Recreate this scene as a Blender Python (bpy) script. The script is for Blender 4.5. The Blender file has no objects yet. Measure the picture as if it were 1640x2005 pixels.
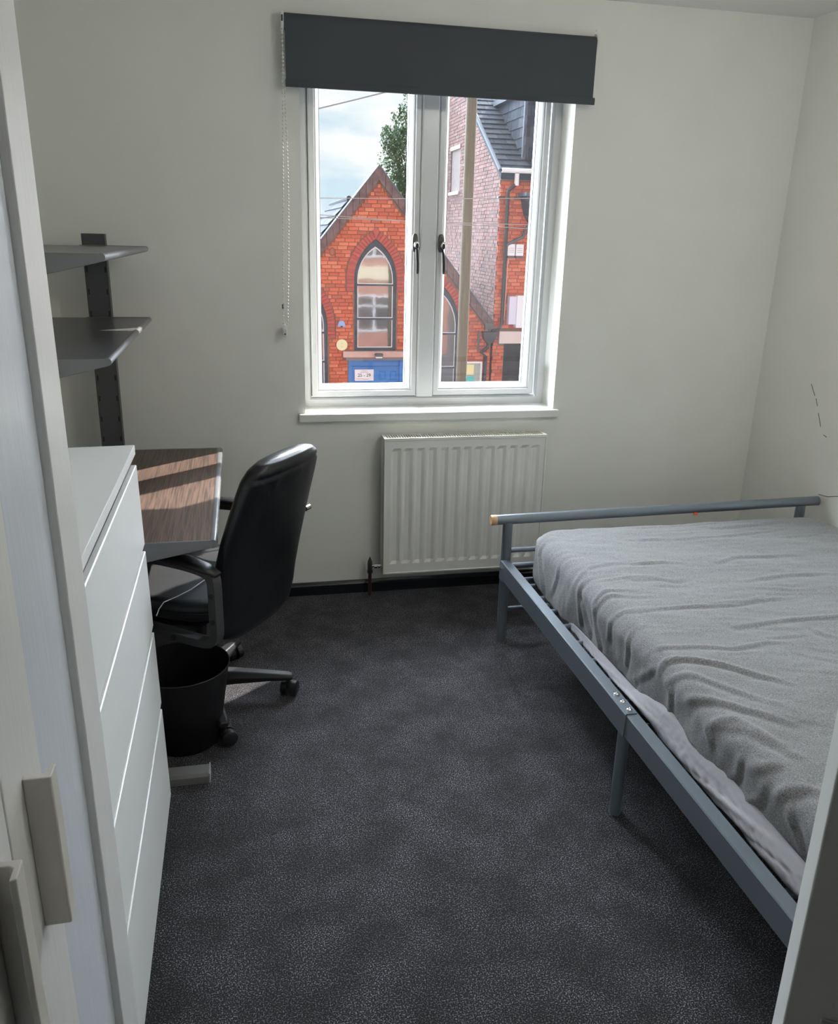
import bpy, bmesh, math, random
import numpy as np
from mathutils import Vector, Matrix, noise

D = bpy.data
scn = bpy.context.scene
COL = scn.collection
random.seed(7)
PI = math.pi

# ------------------------------------------------------------------ camera
yaw, pitch, roll = 0.2151, -0.3215, 0.0249
fw = Vector((math.sin(yaw)*math.cos(pitch), math.cos(yaw)*math.cos(pitch), math.sin(pitch)))
rt = Vector((math.cos(yaw), -math.sin(yaw), 0)); up = rt.cross(fw)
rt2 = rt*math.cos(roll)+up*math.sin(roll); up2 = -rt*math.sin(roll)+up*math.cos(roll)
cam = D.objects.new('camera', D.cameras.new('camera')); COL.objects.link(cam)
cam.matrix_world = Matrix(((rt2.x, up2.x, -fw.x, -0.2536), (rt2.y, up2.y, -fw.y, -3.4127),
                           (rt2.z, up2.z, -fw.z, 1.5274), (0, 0, 0, 1)))
cam.data.sensor_fit = 'HORIZONTAL'; cam.data.sensor_width = 36; cam.data.lens = 1622.2/1640*36
cam.data.clip_start = 0.02; cam.data.clip_end = 300
scn.camera = cam

# ------------------------------------------------------------------ world
world = D.worlds.new('sky'); scn.world = world; world.use_nodes = True
wn, wl = world.node_tree.nodes, world.node_tree.links
wn.clear()
wo = wn.new('ShaderNodeOutputWorld'); wb = wn.new('ShaderNodeBackground'); wl.new(wb.outputs[0], wo.inputs[0])
tc = wn.new('ShaderNodeTexCoord'); mp = wn.new('ShaderNodeMapping'); mp.inputs['Scale'].default_value = (1, 1, 2.6); mp.inputs['Location'].default_value = (.35, .1, .62)
wl.new(tc.outputs['Generated'], mp.inputs[0])
nz = wn.new('ShaderNodeTexNoise'); nz.inputs['Scale'].default_value = 7; nz.inputs['Detail'].default_value = 7; nz.inputs['Roughness'].default_value = .55
wl.new(mp.outputs[0], nz.inputs['Vector'])
cr = wn.new('ShaderNodeValToRGB'); wl.new(nz.outputs[0], cr.inputs[0])
cr.color_ramp.elements[0].position = .33; cr.color_ramp.elements[0].color = (.60, .76, .84, 1)
cr.color_ramp.elements[1].position = .53; cr.color_ramp.elements[1].color = (.97, .985, .98, 1)
e = cr.color_ramp.elements.new(.44); e.color = (.78, .87, .9, 1)
wl.new(cr.outputs[0], wb.inputs[0]); wb.inputs[1].default_value = .86

# ------------------------------------------------------------------ lights
def sun(name, d, energy, ang, col):
    l = D.lights.new(name, 'SUN'); l.energy = energy; l.angle = ang; l.color = col
    o = D.objects.new(name, l); COL.objects.link(o)
    o.rotation_euler = Vector(d).to_track_quat('-Z', 'Y').to_euler(); o.location = (3, 6, 6)
sun('sun', (-.785, -.62, -.78), 11.0, .009, (1, .93, .84))
sun('daylight_fill', (.16, -1.0, -.40), 38.0, 1.6, (.84, .92, 1.0))  # added wide sun lamp, boosts the sky light entering the window
scn.view_settings.view_transform = 'Standard'; scn.view_settings.look = 'None'
FILL_POWER = 56.0   # glow of the added fill globe
scn.view_settings.exposure = 0.44; scn.view_settings.gamma = 1; scn.view_settings.use_curve_mapping = False

# ------------------------------------------------------------------ materials
MATS = {}
def M(name, col, rough=.5, metal=0, noise_amt=0, nscale=20, bump=0, bscale=200, spec=None, sheen=0, coat=0, stretch=None, col2=None):
    if name in MATS: return MATS[name]
    m = D.materials.new(name); m.use_nodes = True; MATS[name] = m
    n, l = m.node_tree.nodes, m.node_tree.links; b = n['Principled BSDF']
    c = (*col, 1); b.inputs['Base Color'].default_value = c; b.inputs['Roughness'].default_value = rough
    b.inputs['Metallic'].default_value = metal
    if spec is not None: b.inputs['Specular IOR Level'].default_value = spec
    if sheen: b.inputs['Sheen Weight'].default_value = sheen
    if coat: b.inputs['Coat Weight'].default_value = coat; b.inputs['Coat Roughness'].default_value = .15
    if noise_amt or bump:
        t = n.new('ShaderNodeTexCoord'); mpn = n.new('ShaderNodeMapping')
        if stretch: mpn.inputs['Scale'].default_value = stretch
        l.new(t.outputs['Object'], mpn.inputs[0])
    if noise_amt:
        x = n.new('ShaderNodeTexNoise'); x.inputs['Scale'].default_value = nscale; x.inputs['Detail'].default_value = 6
        l.new(mpn.outputs[0], x.inputs['Vector'])
        r = n.new('ShaderNodeValToRGB'); l.new(x.outputs[0], r.inputs[0])
        r.color_ramp.elements[0].position = .3; r.color_ramp.elements[1].position = .7
        a = tuple(max(0, v*(1-noise_amt)) for v in col); z = col2 or tuple(min(1, v*(1+noise_amt)) for v in col)
        r.color_ramp.elements[0].color = (*a, 1); r.color_ramp.elements[1].color = (*z, 1)
        l.new(r.outputs[0], b.inputs['Base Color'])
    if bump:
        x = n.new('ShaderNodeTexNoise'); x.inputs['Scale'].default_value = bscale; x.inputs['Detail'].default_value = 3
        l.new(mpn.outputs[0], x.inputs['Vector'])
        u = n.new('ShaderNodeBump'); u.inputs['Strength'].default_value = bump; u.inputs['Distance'].default_value = .002
        l.new(x.outputs[0], u.inputs['Height']); l.new(u.outputs[0], b.inputs['Normal'])
    return m

paint = M('wall_paint', (.84, .84, .785), .75, noise_amt=.02, nscale=3, bump=.06, bscale=260)
ceilp = M('ceiling_paint', (.86, .86, .84), .85)
upvc = M('white_upvc', (.71, .72, .72), .28)
gloss_white = M('gloss_white_paint', (.80, .80, .78), .3)
lacquer = M('white_lacquer', (.86, .86, .85), .32, bump=.02, bscale=120, stretch=(1, 1, .1))
wardwhite = M('wardrobe_white', (.80, .79, .77), .27, noise_amt=.03, nscale=60, stretch=(4, 4, .12), bump=.05, bscale=90)
handlew = M('handle_cream', (.66, .63, .58), .4)
blindm = M('charcoal_blind', (.062, .069, .08), .8, noise_amt=.06, nscale=4, bump=.1, bscale=900)
beadm = M('bead_plastic', (.75, .75, .7), .3)
darkhole = M('dark_hole', (.02, .02, .02), .6)
radm = M('radiator_enamel', (.82, .82, .78), .3)
grillm = M('radiator_cream', (.74, .73, .64), .35)
skirtm = M('black_gloss_skirting', (.012, .015, .018), .25)
coppm = M('brown_painted_pipe', (.05, .028, .022), .35)
chrome = M('chrome', (.75, .75, .75), .15, metal=1)
grey_steel = M('blue_grey_steel', (.175, .205, .24), .33, metal=.35, coat=.3)
woodcap = M('wooden_end_cap', (.62, .38, .2), .5, noise_amt=.15, nscale=60)
desk_metal = M('graphite_steel', (.21, .21, .22), .34, metal=.3)
desk_upright = M('dark_upright_steel', (.10, .102, .108), .45, metal=.2)
desk_edge = M('grey_plastic_edge', (.2, .2, .21), .25, coat=.4)
footm = M('silver_grey_foot', (.24, .24, .24), .35, metal=.2)
leather = M('black_leather', (.005, .0055, .007), .36, bump=.25, bscale=420, noise_amt=.2, nscale=8)
blackpl = M('black_plastic', (.012, .012, .014), .45, bump=.15, bscale=600)
armpl = M('dark_grey_plastic', (.05, .05, .052), .5, bump=.1, bscale=500)
binm = M('black_bin_metal', (.008, .008, .009), .5)
redtag = M('orange_red_tag', (.85, .12, .03), .6)
threadm = M('white_cord', (.75, .75, .72), .6)
doorm = M('door_white', (.80, .80, .77), .55)
brassm = M('worn_nickel', (.5, .5, .49), .4, metal=.6)
matt_fabric = M('mattress_fabric', (.42, .4, .4), .9)

def carpet_mat():
    m = D.materials.new('charcoal_carpet'); m.use_nodes = True
    n, l = m.node_tree.nodes, m.node_tree.links; b = n['Principled BSDF']
    b.inputs['Roughness'].default_value = .95; b.inputs['Sheen Weight'].default_value = .06
    t = n.new('ShaderNodeTexCoord')
    f = n.new('ShaderNodeTexNoise'); f.inputs['Scale'].default_value = 300; f.inputs['Detail'].default_value = 3; f.inputs['Roughness'].default_value = .75
    g = n.new('ShaderNodeTexNoise'); g.inputs['Scale'].default_value = 7.5; g.inputs['Detail'].default_value = 5; g.inputs['Roughness'].default_value = .6
    g2 = n.new('ShaderNodeTexNoise'); g2.inputs['Scale'].default_value = 1.3; g2.inputs['Detail'].default_value = 3
    for x in (f, g, g2): l.new(t.outputs['Object'], x.inputs['Vector'])
    r = n.new('ShaderNodeValToRGB'); l.new(f.outputs[0], r.inputs[0])
    r.color_ramp.elements[0].position = .46; r.color_ramp.elements[0].color = (.003, .003, .005, 1)
    r.color_ramp.elements[1].position = .63; r.color_ramp.elements[1].color = (.42, .395, .44, 1)
    e = r.color_ramp.elements.new(.54); e.color = (.019, .018, .023, 1)
    mr = n.new('ShaderNodeMapRange'); l.new(g.outputs[0], mr.inputs[0])
    mr.inputs[1].default_value = .38; mr.inputs[2].default_value = .64; mr.inputs[3].default_value = .46; mr.inputs[4].default_value = 1.16
    mr2 = n.new('ShaderNodeMapRange'); l.new(g2.outputs[0], mr2.inputs[0])
    mr2.inputs[1].default_value = .35; mr2.inputs[2].default_value = .65; mr2.inputs[3].default_value = .85; mr2.inputs[4].default_value = 1.15
    mu = n.new('ShaderNodeMath'); mu.operation = 'MULTIPLY'; l.new(mr.outputs[0], mu.inputs[0]); l.new(mr2.outputs[0], mu.inputs[1])
    vm = n.new('ShaderNodeVectorMath'); vm.operation = 'SCALE'; l.new(r.outputs[0], vm.inputs[0]); l.new(mu.outputs[0], vm.inputs['Scale'])
    l.new(vm.outputs[0], b.inputs['Base Color'])
    u = n.new('ShaderNodeBump'); u.inputs['Strength'].default_value = .9; u.inputs['Distance'].default_value = .004
    l.new(f.outputs[0], u.inputs['Height']); l.new(u.outputs[0], b.inputs['Normal'])
    return m
carpet = carpet_mat()

def fleece_mat():
    m = D.materials.new('grey_fleece'); m.use_nodes = True
    n, l = m.node_tree.nodes, m.node_tree.links; b = n['Principled BSDF']
    b.inputs['Roughness'].default_value = .95; b.inputs['Sheen Weight'].default_value = .25
    t = n.new('ShaderNodeTexCoord')
    f = n.new('ShaderNodeTexNoise'); f.inputs['Scale'].default_value = 330; f.inputs['Detail'].default_value = 4; f.inputs['Roughness'].default_value = .75
    l.new(t.outputs['Object'], f.inputs['Vector'])
    r = n.new('ShaderNodeValToRGB'); l.new(f.outputs[0], r.inputs[0])
    r.color_ramp.elements[0].position = .36; r.color_ramp.elements[0].color = (.075, .075, .078, 1)
    r.color_ramp.elements[1].position = .66; r.color_ramp.elements[1].color = (.285, .28, .283, 1)
    l.new(r.outputs[0], b.inputs['Base Color'])
    u = n.new('ShaderNodeBump'); u.inputs['Strength'].default_value = .35; u.inputs['Distance'].default_value = .002
    l.new(f.outputs[0], u.inputs['Height']); l.new(u.outputs[0], b.inputs['Normal'])
    return m
fleece = fleece_mat()
skirtfab = M('smooth_lilac_grey_sheet', (.35, .34, .36), .75, bump=.1, bscale=800)

def veneer_mat():
    m = D.materials.new('brown_veneer'); m.use_nodes = True
    n, l = m.node_tree.nodes, m.node_tree.links; b = n['Principled BSDF']; b.inputs['Roughness'].default_value = .42
    t = n.new('ShaderNodeTexCoord'); mpn = n.new('ShaderNodeMapping'); mpn.inputs['Scale'].default_value = (230, 6, 10); mpn.inputs['Rotation'].default_value = (0, 0, .04)
    l.new(t.outputs['Object'], mpn.inputs[0])
    f = n.new('ShaderNodeTexNoise'); f.inputs['Scale'].default_value = 1; f.inputs['Detail'].default_value = 5; f.inputs['Distortion'].default_value = .4
    l.new(mpn.outputs[0], f.inputs['Vector'])
    r = n.new('ShaderNodeValToRGB'); l.new(f.outputs[0], r.inputs[0])
    r.color_ramp.elements[0].position = .4; r.color_ramp.elements[0].color = (.070, .049, .040, 1)
    r.color_ramp.elements[1].position = .6; r.color_ramp.elements[1].color = (.165, .105, .080, 1)
    l.new(r.outputs[0], b.inputs['Base Color'])
    return m
veneer = veneer_mat()

def glass_mat(name, fac_gloss=.07, tint=(.96, .97, .98), dust=.0):
    m = D.materials.new(name); m.use_nodes = True
    n, l = m.node_tree.nodes, m.node_tree.links; n.clear()
    o = n.new('ShaderNodeOutputMaterial'); tr = n.new('ShaderNodeBsdfTransparent'); tr.inputs[0].default_value = (*tint, 1)
    gl = n.new('ShaderNodeBsdfGlossy'); gl.inputs['Roughness'].default_value = .02; gl.inputs['Color'].default_value = (1, 1, 1, 1)
    mx = n.new('ShaderNodeMixShader'); lw = n.new('ShaderNodeLayerWeight'); lw.inputs[0].default_value = .5
    pw = n.new('ShaderNodeMath'); pw.operation = 'POWER'; l.new(lw.outputs['Facing'], pw.inputs[0]); pw.inputs[1].default_value = 5
    fr = n.new('ShaderNodeMath'); fr.operation = 'MULTIPLY_ADD'; l.new(pw.outputs[0], fr.inputs[0]); fr.inputs[1].default_value = .8; fr.inputs[2].default_value = .035
    l.new(fr.outputs[0], mx.inputs[0]); l.new(tr.outputs[0], mx.inputs[1]); l.new(gl.outputs[0], mx.inputs[2])
    if dust:
        df = n.new('ShaderNodeBsdfTranslucent'); df.inputs[0].default_value = (.8, .8, .85, 1)
        mx2 = n.new('ShaderNodeMixShader'); mx2.inputs[0].default_value = dust
        l.new(mx.outputs[0], mx2.inputs[1]); l.new(df.outputs[0], mx2.inputs[2]); l.new(mx2.outputs[0], o.inputs[0])
    else: l.new(mx.outputs[0], o.inputs[0])
    return m
winglass = glass_mat('window_glass')
dustyglass = glass_mat('dusty_window_glass', dust=.0022)

# outdoors
mortar = M('lime_mortar', (.22, .125, .09), .95, noise_amt=.15, nscale=10)
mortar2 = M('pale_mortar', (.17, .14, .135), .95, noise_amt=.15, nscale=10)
brickA = [M('orange_brick_%s' % s, tuple(v*.9 for v in c), .85, noise_amt=.18, nscale=14) for s, c in
          (('bright', (.60, .14, .068)), ('deep', (.50, .11, .056)), ('pale', (.66, .20, .11)), ('dull', (.42, .115, .07)))]
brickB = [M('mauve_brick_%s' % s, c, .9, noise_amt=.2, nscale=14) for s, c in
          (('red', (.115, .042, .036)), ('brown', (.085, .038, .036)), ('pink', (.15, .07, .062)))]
voussm = [M('plum_brick_a', (.36, .075, .06), .85, noise_amt=.15, nscale=12), M('plum_brick_b', (.43, .085, .065), .85, noise_amt=.15, nscale=12)]
vergem = M('verge_tile', (.15, .095, .095), .85, noise_amt=.35, nscale=8)
slatem = [M('slate_blue', (.045, .055, .075), .95, noise_amt=.15, nscale=9, spec=.1), M('slate_grey', (.06, .068, .085), .95, noise_amt=.15, nscale=9, spec=.1), M('slate_dark', (.036, .043, .058), .95, noise_amt=.15, nscale=9, spec=.1)]
leadm = M('lead_flashing', (.11, .13, .16), .85, spec=.2)
blueframe = M('dark_blue_grey_frame', (.035, .05, .075), .6, noise_amt=.4, nscale=9)
palewhite = M('outdoor_white', (.72, .72, .74), .6)
pinkstone = M('pinkish_stone', (.52, .34, .3), .85, noise_amt=.15, nscale=4)
bluedoor = M('blue_door_paint', (.035, .20, .56), .4)
blackpipe = M('black_pipe', (.02, .022, .026), .4)
greypipe = M('grey_pipe', (.07, .08, .09), .5)
poleM = M('weathered_pole', (.115, .10, .065), .95, noise_amt=.2, nscale=5, stretch=(8, 8, .4))
asphalt = M('asphalt', (.12, .12, .125), .9, noise_amt=.2, nscale=30)
leafm = M('leaf_green', (.05, .12, .035), .7, noise_amt=.4, nscale=2)
barkm = M('bark', (.09, .07, .05), .9)
mirror_glass = M('old_window_glass', (.02, .025, .03), .04, bump=.5, bscale=2.2, spec=1.0, coat=1)
textm = M('sign_ink', (.03, .03, .04), .6)
signm = M('sign_white', (.8, .8, .83), .5)
yellowm = M('poster_yellow', (.75, .72, .38), .6)
tealm = M('poster_teal', (.08, .5, .5), .6)
creamm = M('plaque_cream', (.66, .65, .38), .5)
alarmm = M('alarm_blue', (.25, .35, .62), .5)
wirem = M('wire_grey', (.22, .22, .23), .6)

# ------------------------------------------------------------------ helpers
def finish(name, bm, mat, parent=None, smooth=False, bevel=0, seg=2, kind=None):
    me = D.meshes.new(name)
    bmesh.ops.recalc_face_normals(bm, faces=bm.faces)
    bm.to_mesh(me); bm.free()
    if isinstance(mat, (list, tuple)):
        for q in mat: me.materials.append(q)
    else: me.materials.append(mat)
    if smooth:
        me.polygons.foreach_set('use_smooth', [True]*len(me.polygons))
        if smooth is not True: me.set_sharp_from_angle(angle=smooth)
    o = D.objects.new(name, me); COL.objects.link(o)
    if parent: o.parent = parent
    if bevel:
        b = o.modifiers.new('bevel', 'BEVEL'); b.width = bevel; b.segments = seg; b.limit_method = 'ANGLE'; b.angle_limit = .6
    if kind: o['kind'] = kind
    return o
def box(bm, x0, x1, y0, y1, z0, z1, mi=0):
    v = [bm.verts.new((x, y, z)) for x in (x0, x1) for y in (y0, y1) for z in (z0, z1)]
    for f in ((0, 1, 3, 2), (4, 6, 7, 5), (0, 4, 5, 1), (2, 3, 7, 6), (0, 2, 6, 4), (1, 5, 7, 3)):
        q = bm.faces.new([v[i] for i in f]); q.material_index = mi
def B(name, x0, x1, y0, y1, z0, z1, mat, parent=None, bevel=0, **k):
    bm = bmesh.new(); box(bm, x0, x1, y0, y1, z0, z1); return finish(name, bm, mat, parent, bevel=bevel, **k)
def tube(bm, pts, r, seg=12, closed=False, cap=True, rad=None):
    pts = [Vector(p) for p in pts]; n = len(pts); rings = []
    prev = None
    for i, p in enumerate(pts):
        a = pts[(i-1) % n] if (closed or i > 0) else p; b = pts[(i+1) % n] if (closed or i < n-1) else p
        t = (b-a).normalized()
        if prev is None:
            u = t.orthogonal().normalized()
            if abs(t.z) < .99: u = Vector((0, 0, 1)).cross(t).normalized()
        else: u = (prev - t*prev.dot(t)).normalized()
        prev = u; w = t.cross(u)
        rr = rad[i] if rad else r
        rx, ry = rr if isinstance(rr, tuple) else (rr, rr)
        rings.append([bm.verts.new(p+u*math.cos(2*PI*k/seg)*rx+w*math.sin(2*PI*k/seg)*ry) for k in range(seg)])
    m = n if closed else n-1
    for i in range(m):
        A, Bq = rings[i], rings[(i+1) % n]
        for k in range(seg): bm.faces.new((A[k], A[(k+1) % seg], Bq[(k+1) % seg], Bq[k]))
    if cap and not closed: bm.faces.new(rings[0][::-1]); bm.faces.new(rings[-1])
def T(name, pts, r, mat, parent=None, seg=12, closed=False, rad=None, **k):
    bm = bmesh.new(); tube(bm, pts, r, seg, closed, rad=rad); return finish(name, bm, mat, parent, smooth=.7, **k)
def barpath(bm, pts, n, w, h):
    """rectangular bar swept along pts lying in a plane with normal n; w across plane (along n), h in plane"""
    pts = [Vector(p) for p in pts]; n = Vector(n).normalized(); N = len(pts); R = []
    for i, p in enumerate(pts):
        a = pts[(i-1) % N]; b = pts[(i+1) % N]; t = (b-a).normalized(); s = n.cross(t).normalized()
        d1 = (p-a).normalized(); k = h/max(.5, abs(s.dot(n.cross(d1).normalized())))
        R.append([bm.verts.new(p+n*w/2*i1+s*k/2*i2) for i1, i2 in ((1, 1), (1, -1), (-1, -1), (-1, 1))])
    for i in range(N):
        A, Bq = R[i], R[(i+1) % N]
        for k in range(4): bm.faces.new((A[k], A[(k+1) % 4], Bq[(k+1) % 4], Bq[k]))
def lathe(bm, prof, c=(0, 0, 0), seg=40):
    rings = [[bm.verts.new((c[0]+r*math.cos(2*PI*k/seg), c[1]+r*math.sin(2*PI*k/seg), c[2]+z)) for k in range(seg)] for r, z in prof]
    for A, Bq in zip(rings, rings[1:]):
        for k in range(seg): bm.faces.new((A[k], A[(k+1) % seg], Bq[(k+1) % seg], Bq[k]))
    return rings
def loft(bm, rings, cap=True):
    R = [[bm.verts.new(p) for p in r] for r in rings]
    for A, Bq in zip(R, R[1:]):
        n = len(A)
        for k in range(n): bm.faces.new((A[k], A[(k+1) % n], Bq[(k+1) % n], Bq[k]))
    if cap: bm.faces.new(R[0][::-1]); bm.faces.new(R[-1])
def prism(bm, poly, f, d):
    """poly of 2D points, f maps 2D->3D, d the extrusion vector"""
    d = Vector(d); a = [bm.verts.new(Vector(f(*p))) for p in poly]; b = [bm.verts.new(v.co+d) for v in a]
    bm.faces.new(a[::-1]); bm.faces.new(b); n = len(a)
    for k in range(n): bm.faces.new((a[k], a[(k+1) % n], b[(k+1) % n], b[k]))
def plate(name, loops, y0, y1, mat, parent=None):
    """filled XZ outline with holes between y0 and y1"""
    cu = D.curves.new(name, 'CURVE'); cu.dimensions = '2D'; cu.fill_mode = 'BOTH'; cu.extrude = abs(y1-y0)/2
    for lp in loops:
        s = cu.splines.new('POLY'); s.points.add(len(lp)-1); s.use_cyclic_u = True
        for p, q in zip(s.points, lp): p.co = (q[0], q[1], 0, 1)
    t = D.objects.new('tmp', cu); COL.objects.link(t)
    dg = bpy.context.evaluated_depsgraph_get(); me = D.meshes.new_from_object(t.evaluated_get(dg))
    D.objects.remove(t); D.curves.remove(cu)
    me.name = name; me.transform(Matrix(((1, 0, 0, 0), (0, 0, -1, (y0+y1)/2), (0, 1, 0, 0), (0, 0, 0, 1))))
    me.materials.clear(); me.materials.append(mat)
    o = D.objects.new(name, me); COL.objects.link(o)
    if parent: o.parent = parent
    return o
def ringframe(bm, x0, x1, z0, z1, prof):
    """mitred rectangular frame; prof = closed list of (inset, y)"""
    R = [[bm.verts.new(p) for p in ((x0+d, y, z0+d), (x1-d, y, z0+d), (x1-d, y, z1-d), (x0+d, y, z1-d))] for d, y in prof]
    n = len(R)
    for i in range(n):
        A, Bq = R[i], R[(i+1) % n]
        for k in range(4): bm.faces.new((A[k], A[(k+1) % 4], Bq[(k+1) % 4], Bq[k]))
def E(name, loc, label, cat, group=None, rz=0):
    o = D.objects.new(name, None); COL.objects.link(o); o.location = loc; o.rotation_euler = (0, 0, rz)
    o.empty_display_size = .1
    return tag(o, label, cat, group)
def tag(o, label, cat, group=None):
    o['label'] = label; o['category'] = cat
    if group: o['group'] = group
    return o
def S(o, label=None, cat=None):
    o['kind'] = 'structure'
    if label: o['label'] = label
    if cat: o['category'] = cat
    return o
def sup(n, a, b, k=2.6):
    """superellipse points"""
    r = []
    for i in range(n):
        t = 2*PI*i/n; c, s = math.cos(t), math.sin(t)
        r.append((a*math.copysign(abs(c)**(2/k), c), b*math.copysign(abs(s)**(2/k), s)))
    return r

# ================================================================== ROOM SHELL
XL, XR, ZC, YF = -1.12, 2.08, 2.402, -3.36
S(B('floor', XL-.1, XR+.1, -5.2, .0, -.12, 0, carpet), 'dark charcoal speckled cut-pile carpet with brushed lighter patches', 'carpet')
S(B('ceiling', XL-.1, XR+.1, -5.2, .22, ZC, ZC+.15, ceilp), 'plain off-white ceiling meeting the window wall', 'ceiling')
W0, W1, WZ0, WZ1 = 0.0, 1.085, .817, 2.255
S(plate('wall_back', [[(XL-.1, -.12), (XR+.1, -.12), (XR+.1, ZC), (XL-.1, ZC)], [(W0, WZ0-.034), (W1, WZ0-.034), (W1, WZ1), (W0, WZ1)]], 0, .22, paint),
  'pale grey-green painted window wall behind the radiator', 'wall')
S(B('wall_left', XL-.1, XL, -5.2, 0, 0, ZC, paint), 'pale painted wall behind the desk and the wardrobe', 'wall')
wr = S(B('wall_right', XR, XR+.1, -5.2, 0, 0, ZC, paint), 'pale painted wall with thin scuff marks beside the bed', 'wall')
S(B('wall_front', .88, XR, YF-.1, YF, 0, ZC, paint), 'painted wall beside the doorway', 'wall')
S(B('wall_end', XL, XR, -5.3, -5.2, 0, ZC, M('hall_paint', (.25, .24, .22), .8)), 'far wall of the hall behind the doorway', 'wall')
for pts in ([(-.365, .978), (-.385, .953), (-.400, .935)], [(-.41, .925), (-.426, .897)], [(-.44, .87), (-.467, .819)], [(-.494, .789), (-.514, .785)]):
    T('scuff_mark', [(XR-.0004, y, z) for y, z in pts], .0012, darkhole, wr, seg=6)
T('scuff_mark', [(XR-.0004, -.529, .545), (XR-.0004, -.58, .55), (XR-.0004, -.64, .57), (XR-.0004, -.7, .60)], .0012, darkhole, wr, seg=6)

def skirting(name, a, b, n, label):
    bm = bmesh.new(); L = (Vector(b)-Vector(a))
    prof = [(0, 0), (.015, 0), (.015, .043), (.011, .049), (.008, .0575), (0, .0575)]
    prism(bm, prof, lambda d, z: (a[0]+n[0]*d, a[1]+n[1]*d, z), L)
    S(finish(name, bm, skirtm), label, 'skirting board')
skirting('baseboard_back', (XL, 0, 0), (XR, 0, 0), (0, -1), 'low black gloss skirting board under the radiator')
skirting('baseboard_right', (XR, -.016, 0), (XR, YF, 0), (-1, 0), 'black gloss skirting board behind the bed')
skirting('baseboard_left', (XL, -.016, 0), (XL, -2.1, 0), (1, 0), 'black gloss skirting board behind the desk')

# window -----------------------------------------------------------
win = S(D.objects.new('window_1', None), 'white plastic double casement window with black and chrome handles', 'window'); COL.objects.link(win)
bm = bmesh.new()
ringframe(bm, W0, W1, WZ0, 2.25, [(0, .14), (.030, .14), (.036, .148), (.039, .16), (.039, .215), (0, .215)])
finish('window_frame', bm, upvc, win)
bm = bmesh.new()
prism(bm, [(.493, .146), (.4955, .128), (.5005, .124), (.5605, .124), (.5655, .128), (.568, .146), (.568, .21), (.493, .21)], lambda x, y: (x, y, .8575), (0, 0, 2.2115-.8575))
finish('mullion', bm, upvc, win)
def sash(x0, x1, gl):
    bm = bmesh.new()
    ringframe(bm, x0, x1, .860, 2.211, [(0, .152), (.002, .136), (.006, .133), (.024, .133), (.027, .140), (.031, .1405), (.035, .146), (.045, .166), (.0475, .172), (.0475, .2), (.0, .2)])
    o = finish('sash', bm, upvc, win)
    B('glass_pane', x0+.040, x1-.040, .176, .180, 0.900, 2.171, gl, o)
    bm = bmesh.new()
    ringframe(bm, x0+.0440, x1-.0440, .904, 2.167, [(0, .1715), (.0045, .1715), (.0045, .1760), (0, .1760)])
    finish('gasket', bm, M('gasket', (.12, .14, .2), .6), o)
    return o
s1 = sash(.039, .4955, winglass)
s2 = sash(.567, 1.0355, dustyglass)
def whandle(x, p):
    bm = bmesh.new()
    loft(bm, [[(x+a, y, 1.50+b) for a, b in sup(20, .012*k, .037*k, 3)] for y, k in ((.133, 1), (.122, .97), (.1195, .85))])
    o = finish('handle_plate', bm, M('handle_plate_grey', (.1, .1, .095), .4, metal=.4), p, smooth=.6)
    bm = bmesh.new()
    loft(bm, [[(x+.003+a, y, 1.492+b) for a, b in sup(20, rr, rr*1.5, 2.2)] for y, rr in ((.121, .011), (.095, .010), (.092, .007))])
    finish('handle_neck', bm, chrome, p, smooth=.6)
    bm = bmesh.new()
    loft(bm, [[(x+.003+a, y, 1.488+b) for a, b in sup(16, .0058, .011, 2)] for y in (.0925, .0905)])
    finish('lock_button', bm, blackpl, p)
    bm = bmesh.new()
    tube(bm, [(x+.003, .103, 1.475), (x+.005, .098, 1.45), (x+.007, .096, 1.42), (x+.008, .098, 1.39), (x+.008, .10, 1.378)], 0, 12, rad=[(.006, .005), (.0058, .0045), (.006, .0045), (.006, .0045), (.0045, .0035)])
    finish('handle_lever', bm, blackpl, p, smooth=True)
whandle(.474, s1); whandle(.586, s2)
S(B('trim_1', -.027, 1.1065, -.0222, .15, .7834, .817, gloss_white, bevel=.004), 'white painted window sill board under the casements', 'window sill')

# blind -------------------------------------------------------------
bl = E('roller_blind', (.54, -.02, 2.24), 'charcoal roller blind drawn partly down over the window', 'blind')
def unp(o):   # keep world coordinates while parented to a root away from the origin
    o.matrix_parent_inverse = Matrix.LocRotScale(Vector(o.parent.location), o.parent.rotation_euler, None).inverted(); return o
bm = bmesh.new()
prof = [(-.0605, 2.050), (-.0605, 2.235)] + [(-.0345-.026*math.cos(a), 2.242+.026*math.sin(a)) for a in [i*PI/10 for i in range(0, 17)]]
inner = [(y+.0, z) for y, z in prof]
for i, (y, z) in enumerate(prof):
    inner[i] = (y+.0012, z) if i < 2 else (-.0345+(y+.0345)*.95, 2.242+(z-2.242)*.95)
prism(bm, prof+inner[::-1], lambda y, z: (-.051, y, z), (1.180, 0, 0))
unp(finish('blind_fabric', bm, blindm, bl, smooth=.5))
bm = bmesh.new()
pr = [(-.0645, 2.0285), (-.066, 2.034), (-.0655, 2.046), (-.063, 2.0525), (-.0585, 2.0525), (-.056, 2.046), (-.056, 2.034), (-.058, 2.0275)]
prism(bm, pr, lambda y, z: (-.053, y, z), (1.189, 0, 0)); unp(finish('bottom_bar', bm, blindm, bl, smooth=.9))
unp(T('roller', [(-.052, -.0345, 2.242), (1.131, -.0345, 2.242)], .023, M('roller_tube', (.5, .5, .5), .4, metal=.5), bl, seg=24))
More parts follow.
